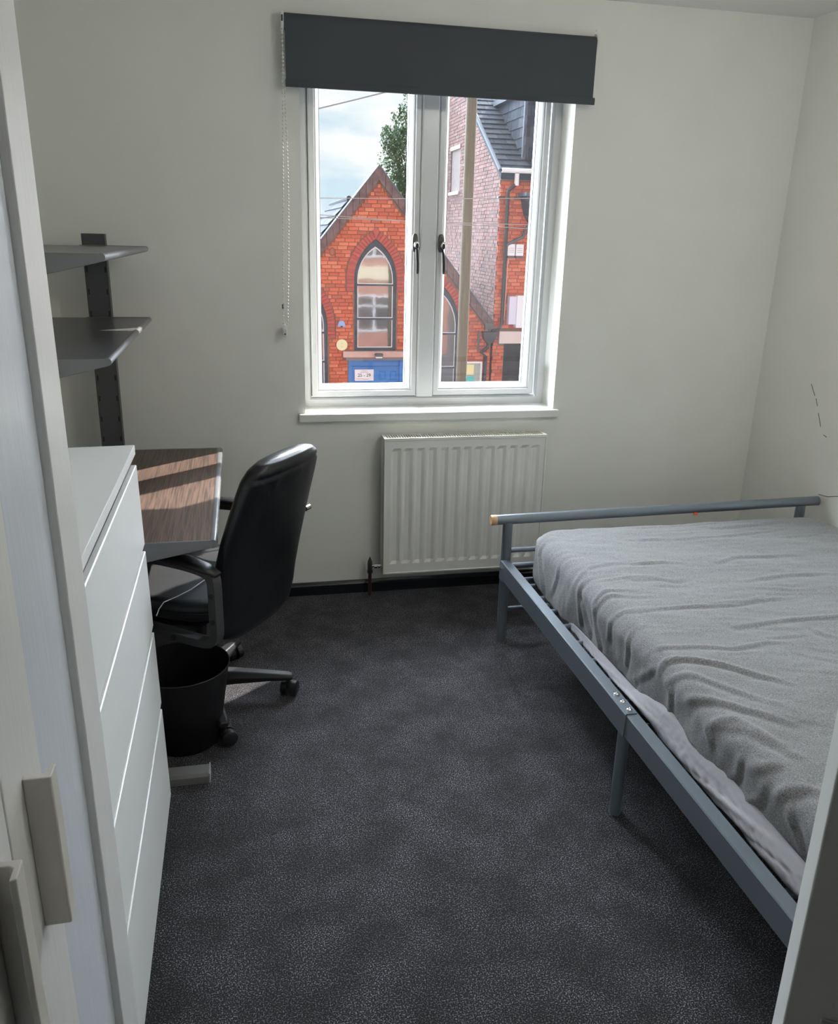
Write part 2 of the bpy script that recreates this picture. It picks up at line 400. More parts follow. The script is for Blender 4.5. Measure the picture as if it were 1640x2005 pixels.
for x0, x1 in ((-.064, -.054),):
    bm = bmesh.new()
    prism(bm, [(0, 2.215), (-.045, 2.215), (-.058, 2.225), (-.06, 2.262), (-.055, 2.27), (0, 2.272)], lambda y, z: (x0, y, z), (x1-x0, 0, 0))
    bk = unp(finish('bracket', bm, gloss_white, bl, bevel=.0015))
    c = B('clutch_slot', -.0622, -.0568, -.0612, -.0598, 2.236, 2.256, darkhole, bl); unp(c)
bm = bmesh.new()
prism(bm, [(0, 2.27)]+[(-.022-.034*math.cos(a), 2.245+.034*math.sin(a)) for a in [PI/2-i*PI/12 for i in range(0, 13)]][::1]+[(0, 2.211)], lambda y, z: (1.133, y, z), (.009, 0, 0))
unp(finish('bracket', bm, gloss_white, bl, smooth=.6))
# chain
bm = bmesh.new()
def strand(p, q, wob):
    n = int((Vector(p)-Vector(q)).length/.0128)
    return [Vector(p).lerp(Vector(q), i/n)+Vector((wob*math.sin(PI*i/n), 0, 0)) for i in range(n+1)]
A1 = strand((-.0585, -.057, 2.213), (-.083, -.05, 1.19), .0); A2 = strand((-.0615, -.052, 2.213), (-.066, -.05, 1.20), .012)
loop = [Vector((-.079, -.05, 1.182)), Vector((-.074, -.05, 1.176)), Vector((-.0685, -.05, 1.186))]
for p in A1+loop+A2:
    bmesh.ops.create_icosphere(bm, subdivisions=1, radius=.0036, matrix=Matrix.Translation(p))
tube(bm, A1, .0007, 5); tube(bm, A2, .0007, 5)
c = unp(finish('bead_chain', bm, beadm, bl, smooth=True, kind='stuff'))
unp(T('chain_connector', [(-.0835, -.05, 1.262), (-.084, -.05, 1.245)], .0035, M('connector_dark', (.12, .12, .1), .5), bl))
unp(B('chain_tensioner', -.086, -.070, -.056, -.0005, 1.138, 1.17, gloss_white, bl, bevel=.003))
unp(T('tensioner_screw', [(-.078, -.0575, 1.148), (-.078, -.055, 1.148)], .003, darkhole, bl))
T('wall_filler_mark', [(1.146, -.0006, 2.300), (1.150, -.0006, 2.296)], .004, paint, seg=8)
D.objects['wall_filler_mark'].name = 'wall_dent'; d_ = D.objects['wall_dent']; d_.parent = D.objects['wall_back']

# radiator ----------------------------------------------------------
RX0, RX1, RZ0, RZ1 = .3146, 1.030, .1162, .7262
ra = E('radiator', (.67, -.03, .1162), 'white panel radiator with vertical flutes and a slotted top under the window', 'radiator')
bm = bmesh.new()
xs = [RX0+.006]; dep = [0]
nf = 13; pitch_ = (RX1-RX0-.05)/nf
for i in range(nf):
    c = RX0+.025+pitch_*(i+.5)
    for a, dd in ((-.022, 0), (-.009, 1), (.009, 1), (.022, 0)): xs.append(c+a); dep.append(dd)
xs.append(RX1-.006); dep.append(0)
zs = [(RZ0+.006, 0), (RZ0+.046, 0), (RZ0+.060, 1), (RZ1-.058, 1), (RZ1-.044, 0), (RZ1-.010, 0)]
V = [[bm.verts.new((x, -.100+.0075*d*zd, z)) for x, d in zip(xs, dep)] for z, zd in zs]
for i in range(len(zs)-1):
    for j in range(len(xs)-1): bm.faces.new((V[i][j], V[i][j+1], V[i+1][j+1], V[i+1][j]))
unp(finish('front_panel', bm, radm, ra))
bm = bmesh.new()
ringframe(bm, RX0, RX1, RZ0, RZ1-.004, [(0, -.1015), (.002, -.1045), (.006, -.1045), (.008, -.0995), (.008, -.085), (0, -.085)])
unp(finish('panel_rim', bm, radm, ra))
for x in (RX0, RX1-.003): unp(B('side_panel', x, x+.003, -.1, -.028, RZ0+.02, RZ1-.002, radm, ra, bevel=.001))
unp(B('back_panel', RX0+.02, RX1-.02, -.034, -.026, RZ0+.01, RZ1-.01, radm, ra))
bm = bmesh.new()
box(bm, RX0, RX1, -.1035, -.094, RZ1-.004, RZ1); box(bm, RX0, RX1, -.038, -.026, RZ1-.004, RZ1)
box(bm, RX0, RX0+.012, -.094, -.038, RZ1-.004, RZ1); box(bm, RX1-.012, RX1, -.094, -.038, RZ1-.004, RZ1)
ns = 64
for i in range(ns+1):
    x = RX0+.012+(RX1-RX0-.024)*i/ns
    box(bm, x-.0022, x+.0022, -.094, -.038, RZ1-.0045, RZ1-.0005)
unp(finish('top_grille', bm, grillm, ra))
unp(B('fin_block', RX0+.03, RX1-.03, -.088, -.045, RZ0+.05, RZ1-.05, darkhole, ra))
for x in (.42, .92): unp(B('wall_bracket', x-.015, x+.015, -.026, 0, RZ0+.1, RZ1-.1, radm, ra))
va = E('radiator_valve', (.265, -.052, 0), 'brown painted pipe with chrome radiator valve beside the radiator foot', 'valve')
def vt(n, pts, r, m, **k): return unp(T(n, pts, r, m, va, **k))
vt('supply_pipe', [(.265, -.052, -.0), (.265, -.052, .115)], .0078, coppm)
vt('compression_nut', [(.265, -.052, .108), (.265, -.052, .122)], .0125, M('dark_nut', (.06, .06, .055), .3, metal=.7), seg=6)
vt('valve_body', [(.265, -.052, .12), (.265, -.052, .158)], .0105, M('valve_dark', (.05, .04, .035), .35))
vt('pointed_cap', [(.265, -.052, .158), (.265, -.052, .166), (.265, -.052, .184)], 0, coppm, rad=[.0105, .0085, .0012])
vt('valve_tail', [(.270, -.052, .140), (.312, -.055, .140), (.325, -.06, .140)], .0055, chrome)
vt('tail_nut', [(.284, -.053, .140), (.297, -.054, .140)], .0105, chrome, seg=6)
vt('tail_nut', [(.300, -.054, .140), (.310, -.055, .140)], .009, chrome, seg=6)

# added glowing globe, out of frame, to brighten the room
LX, LY, LZ = 1.02, -1.95, 2.285
cl = E('fill_globe', (LX, LY, 2.402), 'added glowing fill globe under the ceiling, out of view, brightening the room', 'lamp')
glow = D.materials.new('fill_glow'); glow.use_nodes = True
gb = glow.node_tree.nodes['Principled BSDF']; gb.inputs['Base Color'].default_value = (.8, .8, .8, 1)
gb.inputs['Emission Color'].default_value = (1, .965, .90, 1); gb.inputs['Emission Strength'].default_value = FILL_POWER
bm = bmesh.new(); bmesh.ops.create_uvsphere(bm, u_segments=24, v_segments=14, radius=.075, matrix=Matrix.Translation((LX, LY, LZ)))
unp(finish('globe', bm, glow, cl, smooth=True)); unp(T('fill_cord', [(LX, LY, LZ+.07), (LX, LY, 2.402)], .003, gloss_white, cl)); unp(T('fill_mount', [(LX, LY, 2.375), (LX, LY, 2.402)], .045, gloss_white, cl, seg=24))

# ================================================================== WARDROBE
wd = E('wardrobe', (-.80, -2.68, 0), 'tall white wardrobe with framed doors at the left edge', 'wardrobe')
wd.rotation_euler = (0, -math.radians(.45), 0)
def WB(n, *a, **k):
    o = B(n, *a, **k); return o
ox, oy = -.80, -2.68
def wb(n, x0, x1, y0, y1, z0, z1, m, parent=None, bevel=.0015):
    return B(n, x0-ox, x1-ox, y0-oy, y1-oy, z0, z1, m, parent or wd, bevel=bevel)
XF = -.487
wb('side_panel', XL+.03, XF-.022, -2.2+.0, -2.218, 0, 2.3, wardwhite)
wb('side_panel', XL+.03, XF-.022, -3.18, -3.162, 0, 2.3, wardwhite)
wb('top_panel', XL+.03, XF-.022, -3.162, -2.218, 2.28, 2.3, wardwhite)
wb('back_panel', XL+.03, XL+.036, -3.162, -2.218, .02, 2.28, wardwhite)
wb('plinth', XF-.05, XF-.03, -3.162, -2.218, 0, .06, wardwhite)
def wdoor(y0, y1, hy):
    # framed door: two stiles, two rails and a recessed panel, each its own piece under the door
    d = wb('door', XF-.021, XF-.012, y0+.02, y1-.02, .08, 2.27, M('wardrobe_panel', (.69, .715, .77), .25, noise_amt=.04, nscale=60, stretch=(4, 4, .12), bump=.1, bscale=90))
    d.name = 'door'
    def p(n, *a):
        o = B(n, a[0]-ox, a[1]-ox, a[2]-oy, a[3]-oy, a[4], a[5], wardwhite, d, bevel=.002); return o
    p('stile', XF-.02, XF, y1-.112, y1, .06, 2.29)
    p('stile', XF-.02, XF, y0, y0+.132, .06, 2.29)
    p('rail', XF-.02, XF, y0+.132, y1-.112, .06, .18)
    p('rail', XF-.02, XF, y0+.132, y1-.112, 2.17, 2.29)
    bm = bmesh.new()
    # L shaped pull: a web standing off the door and a lip along its outer edge
    X0 = XF
    poly = [(X0, hy), (X0+.027, hy), (X0+.0285, hy+.002), (X0+.0285, hy+.026), (X0+.0225, hy+.028), (X0+.0225, hy+.012), (X0+.018, hy+.008), (X0, hy+.008)]
    if hy < -2.7: poly = [(x, 2*(hy+.004)-y) for x, y in poly][::-1]
    prism(bm, [(x-ox, y-oy) for x, y in poly], lambda x, y: (x, y, .788), (0, 0, .192))
    h = finish('handle', bm, handlew, d, bevel=.0012); return d
wdoor(-2.678, -2.2, -2.619)
wdoor(-3.162, -2.682, -2.748)

# ================================================================== CHEST OF DRAWERS
ch = E('chest_of_drawers', (-.745, -1.795, 0), 'white four drawer chest standing between the wardrobe and the desk', 'chest')
ch.rotation_euler = (0, -math.radians(.95), 0)
ox2, oy2 = -.745, -1.795
def cb(n, x0, x1, y0, y1, z0, z1, m=lacquer, bevel=.0012): return B(n, x0-ox2, x1-ox2, y0-oy2, y1-oy2, z0, z1, m, ch, bevel=bevel)
CX = -.4925
cb('top_panel', -.985, CX, -2.195, -1.395, 1.0125, 1.0355)
for y in (-1.413, -2.195): cb('side_panel', -.985, CX-.03, y, y+.018, 0, 1.0125)
cb('back_panel', -.985, -.979, -2.17, -1.42, .02, 1.0)
cb('plinth', CX-.06, CX-.045, -2.17, -1.42, 0, .05)
tops = [.9856, .7641, .5407, .3151]; bots = [.7825, .559, .3335, .045]
for i, (zt, zb) in enumerate(zip(tops, bots)):
    bm = bmesh.new()
    poly = [(0, zb+.002), (0, zt), (-.0022, zt+.0015), (-.012, zt+.0015), (-.019, zt-.005), (-.019, zb)]
    prism(bm, poly, lambda x, z: (CX+x-ox2, -2.193-oy2, z), (0, .796, 0))
    o = finish('drawer', bm, lacquer, ch, bevel=.0008)
    B('drawer_box', -.95-ox2, CX-.02-ox2, -2.15-oy2, -1.44-oy2, zb+.01, zt-.05, lacquer, o)

# ================================================================== DESK WITH SHELVES
dk = E('desk', (-.70, -.72, 0), 'brown veneer desk with graphite frame and two metal shelves above', 'desk')
def dB(n, *a, **k): return unp(B(n, *a, parent=dk, **k))
DY0, DY1 = -1.235, -.205
bm = bmesh.new(); box(bm, -1.0, -.352, DY0, DY1, .712, .7305); dt = unp(finish('desktop', bm, veneer, dk, bevel=.001))
dB('far_edge_strip', -1.0, -.350, DY1-.004, DY1+.002, .711, .7315, desk_metal)
bm = bmesh.new(); tube(bm, [(-.349, DY0-.004, .7205), (-.349, DY1+.002, .7205)], .0125, 16); unp(finish('front_edge', bm, desk_edge, dk, smooth=.7))
def bracket(y0, y1, xr, z, h0, xl, h1):
    bm = bmesh.new()
    prism(bm, [(xl, z+.006), (xr, z+.006), (xr+.005, z-.002), (xr, z-h0), (xl, z-h1)], lambda x, q: (x, y0, q), (0, y1-y0, 0))
    return unp(finish('shelf_bracket', bm, desk_metal, dk, bevel=.002))
bracket(DY0-.006, DY0+.001, -.354, .726, .017, -.80, .10)
bracket(DY1-.001, DY1+.006, -.354, .726, .017, -.80, .10)
SY0, SY1 = -1.2, -.125
for z, xr in ((1.2155, -.583), (1.467, -.575)):
    dB('shelf', -.93, xr, SY0, SY1, z-.006, z, mat=M('graphite_shelf', (.15, .15, .155), .3, metal=.3), bevel=.001)
    bm = bmesh.new(); tube(bm, [(xr+.002, SY0-.003, z-.007), (xr+.002, SY1+.002, z-.007)], .0095, 16)
    unp(finish('shelf_edge', bm, desk_metal, dk, smooth=.7))
    for yy in (SY0-.005, SY1):
        bracket(yy, yy+.004, xr, z-.004, .014, -.80, .068)
        unp(T('edge_cap', [(xr+.002, yy-.001, z-.007), (xr+.002, yy+.001, z-.007)], .0098, desk_metal, dk, seg=16)) if yy < -1 else None
def upright(y):
    bm = bmesh.new(); x0, x1 = -.791, -.712
    box(bm, x0, x1, y, y+.003, .0, 1.508)
    box(bm, x0, x0+.003, y, y+.045, .0, 1.508); box(bm, x1-.003, x1, y, y+.045, .0, 1.508); box(bm, x0, x1, y+.042, y+.045, 0, 1.508)
    u = unp(finish('upright', bm, desk_upright, dk, bevel=.001))
    for i in range(9):
        z = 1.385-.0785*i
        for x in (x0+.006, x1-.010):
            o = B('slot', x, x+.0055, y-.0008, y+.0005, z-.010, z+.010, darkhole, u)
            if z < .74: D.objects.remove(o)
upright(-.12); upright(-1.245)
for y in (-1.295, -.165):
    bm = bmesh.new()
    prism(bm, [(0, 0), (.055, 0), (.055, .022), (.049, .031), (.006, .031), (0, .022)], lambda a, z: (-1.0, y+a, z), (.604, 0, 0))
    f = unp(finish('foot', bm, footm, dk))
    unp(B('foot_cap', -.3965, -.3925, y-.001, y+.056, 0, .032, M('foot_cap_pale', (.4, .4, .4), .4), dk, bevel=.001))
dB('back_rail', -.78, -.76, -1.2, -.12, .62, .68, mat=desk_metal)

# ================================================================== OFFICE CHAIR
CC = Vector((-.425, -.825, 0)); R_ = Vector((.83, -.56, 0)).normalized(); N_ = Vector((R_.y, -R_.x, 0))
ca = math.atan2(R_.y, R_.x)
oc = E('office_chair', tuple(CC), 'black leather office chair with looped arms pushed in at the desk', 'chair', rz=ca)
# local frame: +x is the rear of the chair, -y is the side nearest the camera
def cf(n, bm, m, **k): return finish(n, bm, m, oc, **k)
# backrest
bm = bmesh.new(); rings = []
prof = [(.338, .08, .020, .215), (.345, .15, .034, .215), (.365, .19, .042, .217), (.42, .213, .046, .220), (.48, .222, .046, .226), (.55, .224, .044, .240), (.62, .226, .043, .256),
        (.69, .222, .043, .275), (.76, .213, .044, .297), (.82, .203, .045, .316), (.865, .192, .046, .331), (.893, .172, .043, .341), (.91, .14, .034, .347), (.918, .10, .022, .350), (.921, .05, .010, .351)]
def interp(prof, n):
    out = []
    for i in range(n):
        t = i/(n-1)*(len(prof)-1); k = min(int(t), len(prof)-2); f = t-k
        out.append(tuple(a*(1-f)+b*f for a, b in zip(prof[k], prof[k+1])))
    return out
for z, w, h, x in interp(prof, 70):
    ring = []
    for a, b in sup(64, h, w, 2.7):
        # rear side wrinkles near the top seam, buttoned crease on the front
        wr_ = 0
        if a > 0:
            wr_ = -.0060*math.exp(-((z-.838)/.020)**2)*max(0, math.sin(b*95+40*(z-.83)))*(1 if -.16 < b < .03 else .25)
            wr_ += -.0045*math.exp(-((z-.872)/.005)**2)
        wr_ += .0016*noise.noise(Vector((b*14, z*14, a*8)))
        ring.append((x+a+wr_, b, z))
    rings.append(ring)
loft(bm, rings); cf('backrest', bm, leather, smooth=True)
# seat
bm = bmesh.new(); rings = []
for z, k, kk in ((.418, .90, 4), (.424, .98, 4), (.44, 1.0, 4), (.462, .995, 4), (.478, .955, 3.8), (.487, .86, 3.5), (.492, .6, 3), (.49, .3, 2.5)):
    rings.append([(a-.005, b, z - (.010 if k < .95 else 0)*(1-abs(a)/.25) + .002*noise.noise(Vector((a*20, b*20, z)))) for a, b in sup(64, .235*k, .242*k, kk)])
loft(bm, rings); cf('seat', bm, M('dusty_black_leather', (.014, .015, .018), .5, sheen=.08, bump=.25, bscale=420, noise_amt=.35, nscale=9), smooth=True)
bm = bmesh.new(); rr = [(a-.005, b, .452) for a, b in sup(64, .238, .245, 4)]; tube(bm, rr, .0032, 8, closed=True); cf('seat_piping', bm, leather, smooth=True)
bm = bmesh.new(); box(bm, -.10, .14, -.09, .09, .375, .418); cf('seat_mechanism', bm, blackpl, bevel=.01)
bm = bmesh.new(); tube(bm, [(.1, 0, .385), (.2, 0, .38), (.235, 0, .40), (.255, 0, .5)], 0, 8, rad=[(.03, .008)]*4); cf('back_spine', bm, blackpl)
# armrests: closed loops either side
def smooth_closed(p, k=5):
    out = []; n = len(p)
    for i in range(n):
        a, b, c, d = (Vector(p[(i+j-1) % n]) for j in range(4))
        for q in range(k):
            t = q/k; out.append(tuple(.5*((2*b)+(c-a)*t+(2*a-5*b+4*c-d)*t*t+(3*b-a-3*c+d)*t**3)))
    return out
lp = [(-.205, .580), (-.16, .606), (-.09, .622), (.0, .630), (.10, .632), (.19, .629), (.245, .620), (.266, .604), (.270, .57), (.270, .50), (.270, .44), (.264, .413), (.245, .400), (.20, .397), (.10, .401), (.0, .406), (-.06, .412), (-.10, .432), (-.14, .49)]
for s in (-1, 1):
    y = .272*s if s < 0 else .235; kx = 1 if s < 0 else .80
    bm = bmesh.new(); barpath(bm, [(x*kx-(0 if s < 0 else .02), y, z) for x, z in smooth_closed(lp)], (0, 1, 0), .036, .024)
    ar = cf('armrest', bm, armpl, smooth=.7)
    bm = bmesh.new(); top = [(x*kx-(0 if s < 0 else .02), y, z) for x, z in ((-.20, .592), (-.155, .618), (-.09, .635), (.0, .643), (.10, .644), (.18, .640), (.24, .630), (.285, .617))]
    tube(bm, top, 0, 18, rad=[(.017, .007), (.024, .011), (.028, .014), (.030, .015), (.030, .015), (.030, .014), (.027, .012), (.016, .006)])
    finish('arm_pad', bm, blackpl, ar, smooth=True)
    for x, z in ((.270, .555), (.270, .475), (.13, .400), (.02, .405)):
        x = x*kx-(0 if s < 0 else .02)
        bm = bmesh.new(); y1 = y+s*.018; tube(bm, [(x, y1-.002*s, z), (x, y1+.0025*s, z)], .0085, 16); finish('bolt_cap', bm, blackpl, ar)
    bm = bmesh.new(); box(bm, -.04, .16, min(y, .1*s), max(y, .1*s), .396, .409); cf('arm_support', bm, blackpl)
bm = bmesh.new(); tube(bm, [(.275, .235, .66), (.275, .262, .66)], .009, 12); cf('back_bolt', bm, chrome, smooth=.7)
# column, star base, castors
bm = bmesh.new(); lathe(bm, [(.001, .07), (.028, .07), (.028, .20), (.022, .2), (.022, .38), (.001, .38)], seg=20); cf('gas_column', bm, blackpl, smooth=.7)
bm = bmesh.new(); lathe(bm, [(.001, .05), (.045, .05), (.05, .075), (.045, .118), (.03, .13), (.001, .13)], seg=24); cf('base_hub', bm, blackpl, smooth=.7)
for k in range(5):
    a = math.radians(-4+72*k)-ca; d = Vector((math.cos(a), math.sin(a), 0)); n = Vector((-d.y, d.x, 0)); rings = []
    for r, w, z0, z1 in ((.03, .030, .062, .118), (.12, .027, .066, .110), (.22, .023, .068, .097), (.285, .021, .066, .088), (.300, .015, .066, .082)):
        rings.append([tuple(d*r+n*w*.85+Vector((0, 0, z0))), tuple(d*r+n*w+Vector((0, 0, (z0+z1)/2))), tuple(d*r+n*w*.6+Vector((0, 0, z1))), tuple(d*r-n*w*.6+Vector((0, 0, z1))), tuple(d*r-n*w+Vector((0, 0, (z0+z1)/2))), tuple(d*r-n*w*.85+Vector((0, 0, z0)))])
    bm = bmesh.new(); loft(bm, rings); lg = cf('base_leg', bm, blackpl, bevel=.003, smooth=.8)
    p = d*.285; b = a+random.uniform(-.9, .9); u = Vector((math.cos(b), math.sin(b), 0)); v = Vector((-u.y, u.x, 0)); q = p+v*.012
    for s in (-1, 1):
        bm = bmesh.new(); c = Vector((q.x, q.y, .0265))
        tube(bm, [c+u*s*.006, c+u*s*.010, c+u*s*.026, c+u*s*.029], 0, 24, rad=[.0262, .0265, .0255, .021]); finish('castor_wheel', bm, blackpl, lg, smooth=.6)
    bm = bmesh.new(); tube(bm, [(p.x, p.y, .03), (p.x, p.y, .068)], .008, 10); tube(bm, [Vector((q.x, q.y, .0265))-u*.02, Vector((q.x, q.y, .0265))+u*.02], .006, 10); finish('castor_stem', bm, blackpl, lg)
tr = tag(T('white_cord', [(-.372, -.915, .496), (-.395, -.95, .494), (-.43, -1.01, .4925), (-.47, -1.055, .491), (-.505, -1.085, .489), (-.517, -1.12, .483), (-.522, -1.145, .474)], .0016, threadm, seg=8),
         'thin white cord lying across the black chair seat', 'cord')

# ================================================================== BIN
bn = E('waste_bin', (-.475, -1.047, 0), 'round black waste bin beside the chair base and the chest', 'bin')
bm = bmesh.new(); rings = lathe(bm, [(.104, .0), (.107, .004), (.146, .262), (.1445, .262), (.103, .006)], seg=56)
bm.faces.new(rings[0][::-1]); bm.faces.new(rings[-1]); finish('bin_body', bm, binm, bn, smooth=.7)
bm = bmesh.new(); tube(bm, [(.1462*math.cos(2*PI*k/56), .1462*math.sin(2*PI*k/56), .263) for k in range(56)], .0022, 8, closed=True); finish('rim', bm, M('bin_rim', (.03, .03, .032), .3), bn, smooth=True)

# ================================================================== BED
bd = E('bed_frame', (1.36, -1.55, 0), 'blue-grey tubular steel double bed frame standing by the right wall', 'bed')
def bt(n, pts, r, m=grey_steel, **k): return unp(T(n, pts, r, m, bd, **k))
FY = -.554; RXL, RXR = .720, 2.005
fr = bt('foot_rail', [(.674, FY, .507), (2.052, FY+.005, .524)], .0195, seg=28)
T('end_cap', [(.6735, FY, .507), (.655, FY, .5068), (.651, FY, .5068)], 0, woodcap, None, seg=28, rad=[.0202, .0202, .018])
D.objects['end_cap'].parent = fr
T('end_cap', [(2.0525, FY+.005, .524), (2.064, FY+.005, .524)], .0195, grey_steel, None, seg=28)
D.objects['end_cap.001'].parent = fr
bt('post', [(.720, FY, 0), (.720, FY, .498)], .0195, seg=28); bt('post', [(1.985, FY, 0), (1.985, FY, .51)], .0195, seg=28)
for z in (.380, .131): bt('crossbar', [(.72, FY, z), (1.985, FY, z+.004)], .010)
bt('crossbar', [(.72, FY+.0, .315), (1.985, FY, .315)], .011)
HY = -2.56
bt('head_rail', [(.66, HY, .62), (2.05, HY, .62)], .0195, seg=24)
for x in (.72, 1.985): bt('post', [(x, HY, 0), (x, HY, .61)], .0195, seg=24)
for z in (.5, .4, .131): bt('crossbar', [(.72, HY, z), (1.985, HY, z)], .010)
def rail(x0, x1, y0, y1, z0, z1):
    # open L/C section side rail
    bm = bmesh.new(); s = 1 if x0 < 1 else -1
    xo = x0 if s > 0 else x1
    prism(bm, [(0, 0), (0, z1-z0-.003), (.003, z1-z0), (.034, z1-z0), (.034, z1-z0-.004), (.0035, z1-z0-.004), (.0035, .003), (.022, .003), (.022, 0)],
          lambda a, z: (xo+s*a, y0, z0+z), (0, y1-y0, 0))
    return unp(finish('side_rail', bm, grey_steel, bd))
J = -1.672
for sx in (0, 1):
    a0, a1 = (.6985, .74) if sx == 0 else (1.966, 2.0065)
    rail(a0-.003*(1-2*sx), a1, J, FY-.018, .277, .3475)
    rail(a0, a1, HY+.018, J+.05, .280, .3445)
    xm = .722 if sx == 0 else 1.983
    bt('middle_leg', [(xm, -1.627, 0), (xm, -1.627, .30)], .0165, seg=24)
    for y in (-1.655, -1.615, -1.575):
        if sx == 0:
            bm = bmesh.new(); lathe(bm, [(.0075, .3475), (.007, .351), (.0045, .3525), (.004, .3505), (.0005, .3505)], c=(.715, y, 0), seg=16)
            unp(finish('bolt', bm, chrome, bd, smooth=.6))
unp(T('bolt', [(.6955, -.583, .318), (.690, -.583, .318)], .0075, chrome, bd, seg=6))
unp(B('corner_plate', .7005, .7040, -.60, -.545, .262, .335, grey_steel, bd))
unp(B('centre_beam', 1.34, 1.37, HY, FY, .262, .288, grey_steel, bd))
yy = [-.665, -.73, -.84, -.952, -1.072, -1.19, -1.31, -1.43, -1.55, -1.67, -1.79, -1.91, -2.03, -2.15, -2.27, -2.39, -2.5]
for y in yy: bt('slat', [(.712, y, .300), (1.995, y, .300)], .0105)
tg = tag(B('price_tag', 1.488, 1.502, FY-.024, FY-.0205, .496, .507, redtag), 'tiny orange-red tag stuck on the foot rail of the bed', 'tag')

# mattress and sheet -----------------------------------------------
MX0, MX1, MY0, MY1, MZ0, MZ1 = .790, 2.035, -2.5, -.600, .3125, .484
mt = tag(B('mattress', MX0+.012, MX1-.012, MY0+.012, MY1-.02, MZ0, MZ1-.014, matt_fabric, bevel=.035, seg=4), 'double mattress hidden under the grey fleece sheet', 'mattress')
creases_top = [
 [[.8,-1.06],[.88,-1.0],[.95,-.99],[1.08,-1.01],[1.17,-1.05]], [[.85,-1.12],[.92,-1.11],[1.03,-1.11],[1.1,-1.15]],
 [[.76,-1.19],[.8,-1.22],[.84,-1.2],[.92,-1.21],[.97,-1.24]], [[.79,-1.25],[.82,-1.23],[.91,-1.26],[1.05,-1.27]],
 [[.81,-1.35],[.92,-1.34],[.96,-1.33]], [[.85,-1.36],[.96,-1.35],[1.06,-1.35],[1.18,-1.36],[1.31,-1.34],[1.41,-1.33],[1.57,-1.33]],
 [[1.12,-1.34],[1.24,-1.34],[1.31,-1.32],[1.36,-1.27]], [[1.02,-1.01],[1.13,-1.01],[1.26,-1.04]],
 [[1.32,-1.04],[1.4,-1.0],[1.5,-1.0],[1.65,-1.0],[1.76,-.98]], [[.97,-1.13],[1.05,-1.13],[1.1,-1.16],[1.19,-1.12]],
 [[1.29,-.8],[1.48,-.8],[1.71,-.76],[1.98,-.69]], [[1.43,-.63],[1.56,-.62],[1.72,-.62],[1.82,-.66]],
 [[1.2,-.66],[1.5,-.65],[1.75,-.64],[1.98,-.66]], [[.82,-1.58],[.92,-1.59],[1.02,-1.62],[1.14,-1.6],[1.23,-1.62],[1.29,-1.69]],
 [[1.32,-1.56],[1.33,-1.59],[1.36,-1.59]], [[1.5,-.7],[1.7,-.69],[1.9,-.66]], [[1.1,-1.5],[1.3,-1.48],[1.6,-1.5],[1.9,-1.45]], [[1.3,-1.2],[1.5,-1.17],[1.8,-1.2]]]
creases_fan = [
 [[.77,-1.66],[.81,-1.64],[.87,-1.66],[.94,-1.70],[1.0,-1.76],[1.06,-1.82],[1.14,-1.88]],
 [[.78,-1.69],[.83,-1.73],[.89,-1.80],[.95,-1.88],[1.03,-1.97]], [[.77,-1.76],[.82,-1.84],[.88,-1.91],[.94,-1.97],[1.02,-2.03]],
 [[.77,-1.88],[.83,-1.94],[.87,-2.04],[.93,-2.1]], [[.79,-1.91],[.84,-2.0],[.88,-2.09],[.93,-2.15]], [[.77,-2.02],[.80,-2.09],[.86,-2.14]], [[.77,-2.15],[.83,-2.19],[.9,-2.24]]]
creases_side = [
 [[-1.09,.5],[-1.1,.44],[-1.13,.35]], [[-1.13,.41],[-1.17,.36],[-1.2,.34]], [[-1.24,.49],[-1.23,.43],[-1.25,.38],[-1.29,.34]],
 [[-.72,.5],[-.73,.43],[-.82,.33]], [[-1.03,.5],[-1.06,.47],[-1.1,.46]], [[-1.35,.48],[-1.34,.44],[-1.34,.39]],
 [[-1.65,.48],[-1.60,.42],[-1.53,.36]], [[-1.66,.46],[-1.72,.43],[-1.73,.37]], [[-1.85,.46],[-1.88,.45],[-1.92,.42]],
 [[-2.03,.45],[-2.03,.4],[-2.0,.37]], [[-2.12,.46],[-2.12,.41],[-2.08,.37]], [[-2.19,.47],[-2.21,.43],[-2.25,.39]], [[-1.45,.48],[-1.47,.42],[-1.46,.37]], [[-.9,.48],[-.92,.42],[-.9,.36]]]
def seg_dist(P, pl, w_end=.05):
    best = np.full(len(P), 1e9); sgn = np.zeros(len(P)); tt = np.zeros(len(P))
    L = [math.dist(a, b) for a, b in zip(pl, pl[1:])]; tot = sum(L); acc = 0
    for a, b, ln in zip(pl, pl[1:], L):
        a = np.array(a); b = np.array(b); ab = b-a
        t = np.clip(((P-a)@ab)/(ab@ab), 0, 1); q = a+t[:, None]*ab; d = np.linalg.norm(P-q, axis=1)
        cr_ = ab[0]*(P[:, 1]-a[1])-ab[1]*(P[:, 0]-a[0])
        m = d < best; best[m] = d[m]; sgn[m] = np.sign(cr_[m]); tt[m] = (acc+t[m]*ln)/tot; acc += ln
    return best, sgn, tt
HEM = [(-.60, .345), (-.72, .330), (-.83, .300), (-1.0, .300), (-1.15, .312), (-1.42, .322), (-1.54, .325), (-1.62, .350), (-1.72, .372), (-1.92, .372), (-2.07, .37), (-2.27, .365), (-2.5, .36)]
hy = np.array([h[0] for h in HEM][::-1]); hz = np.array([h[1] for h in HEM][::-1])
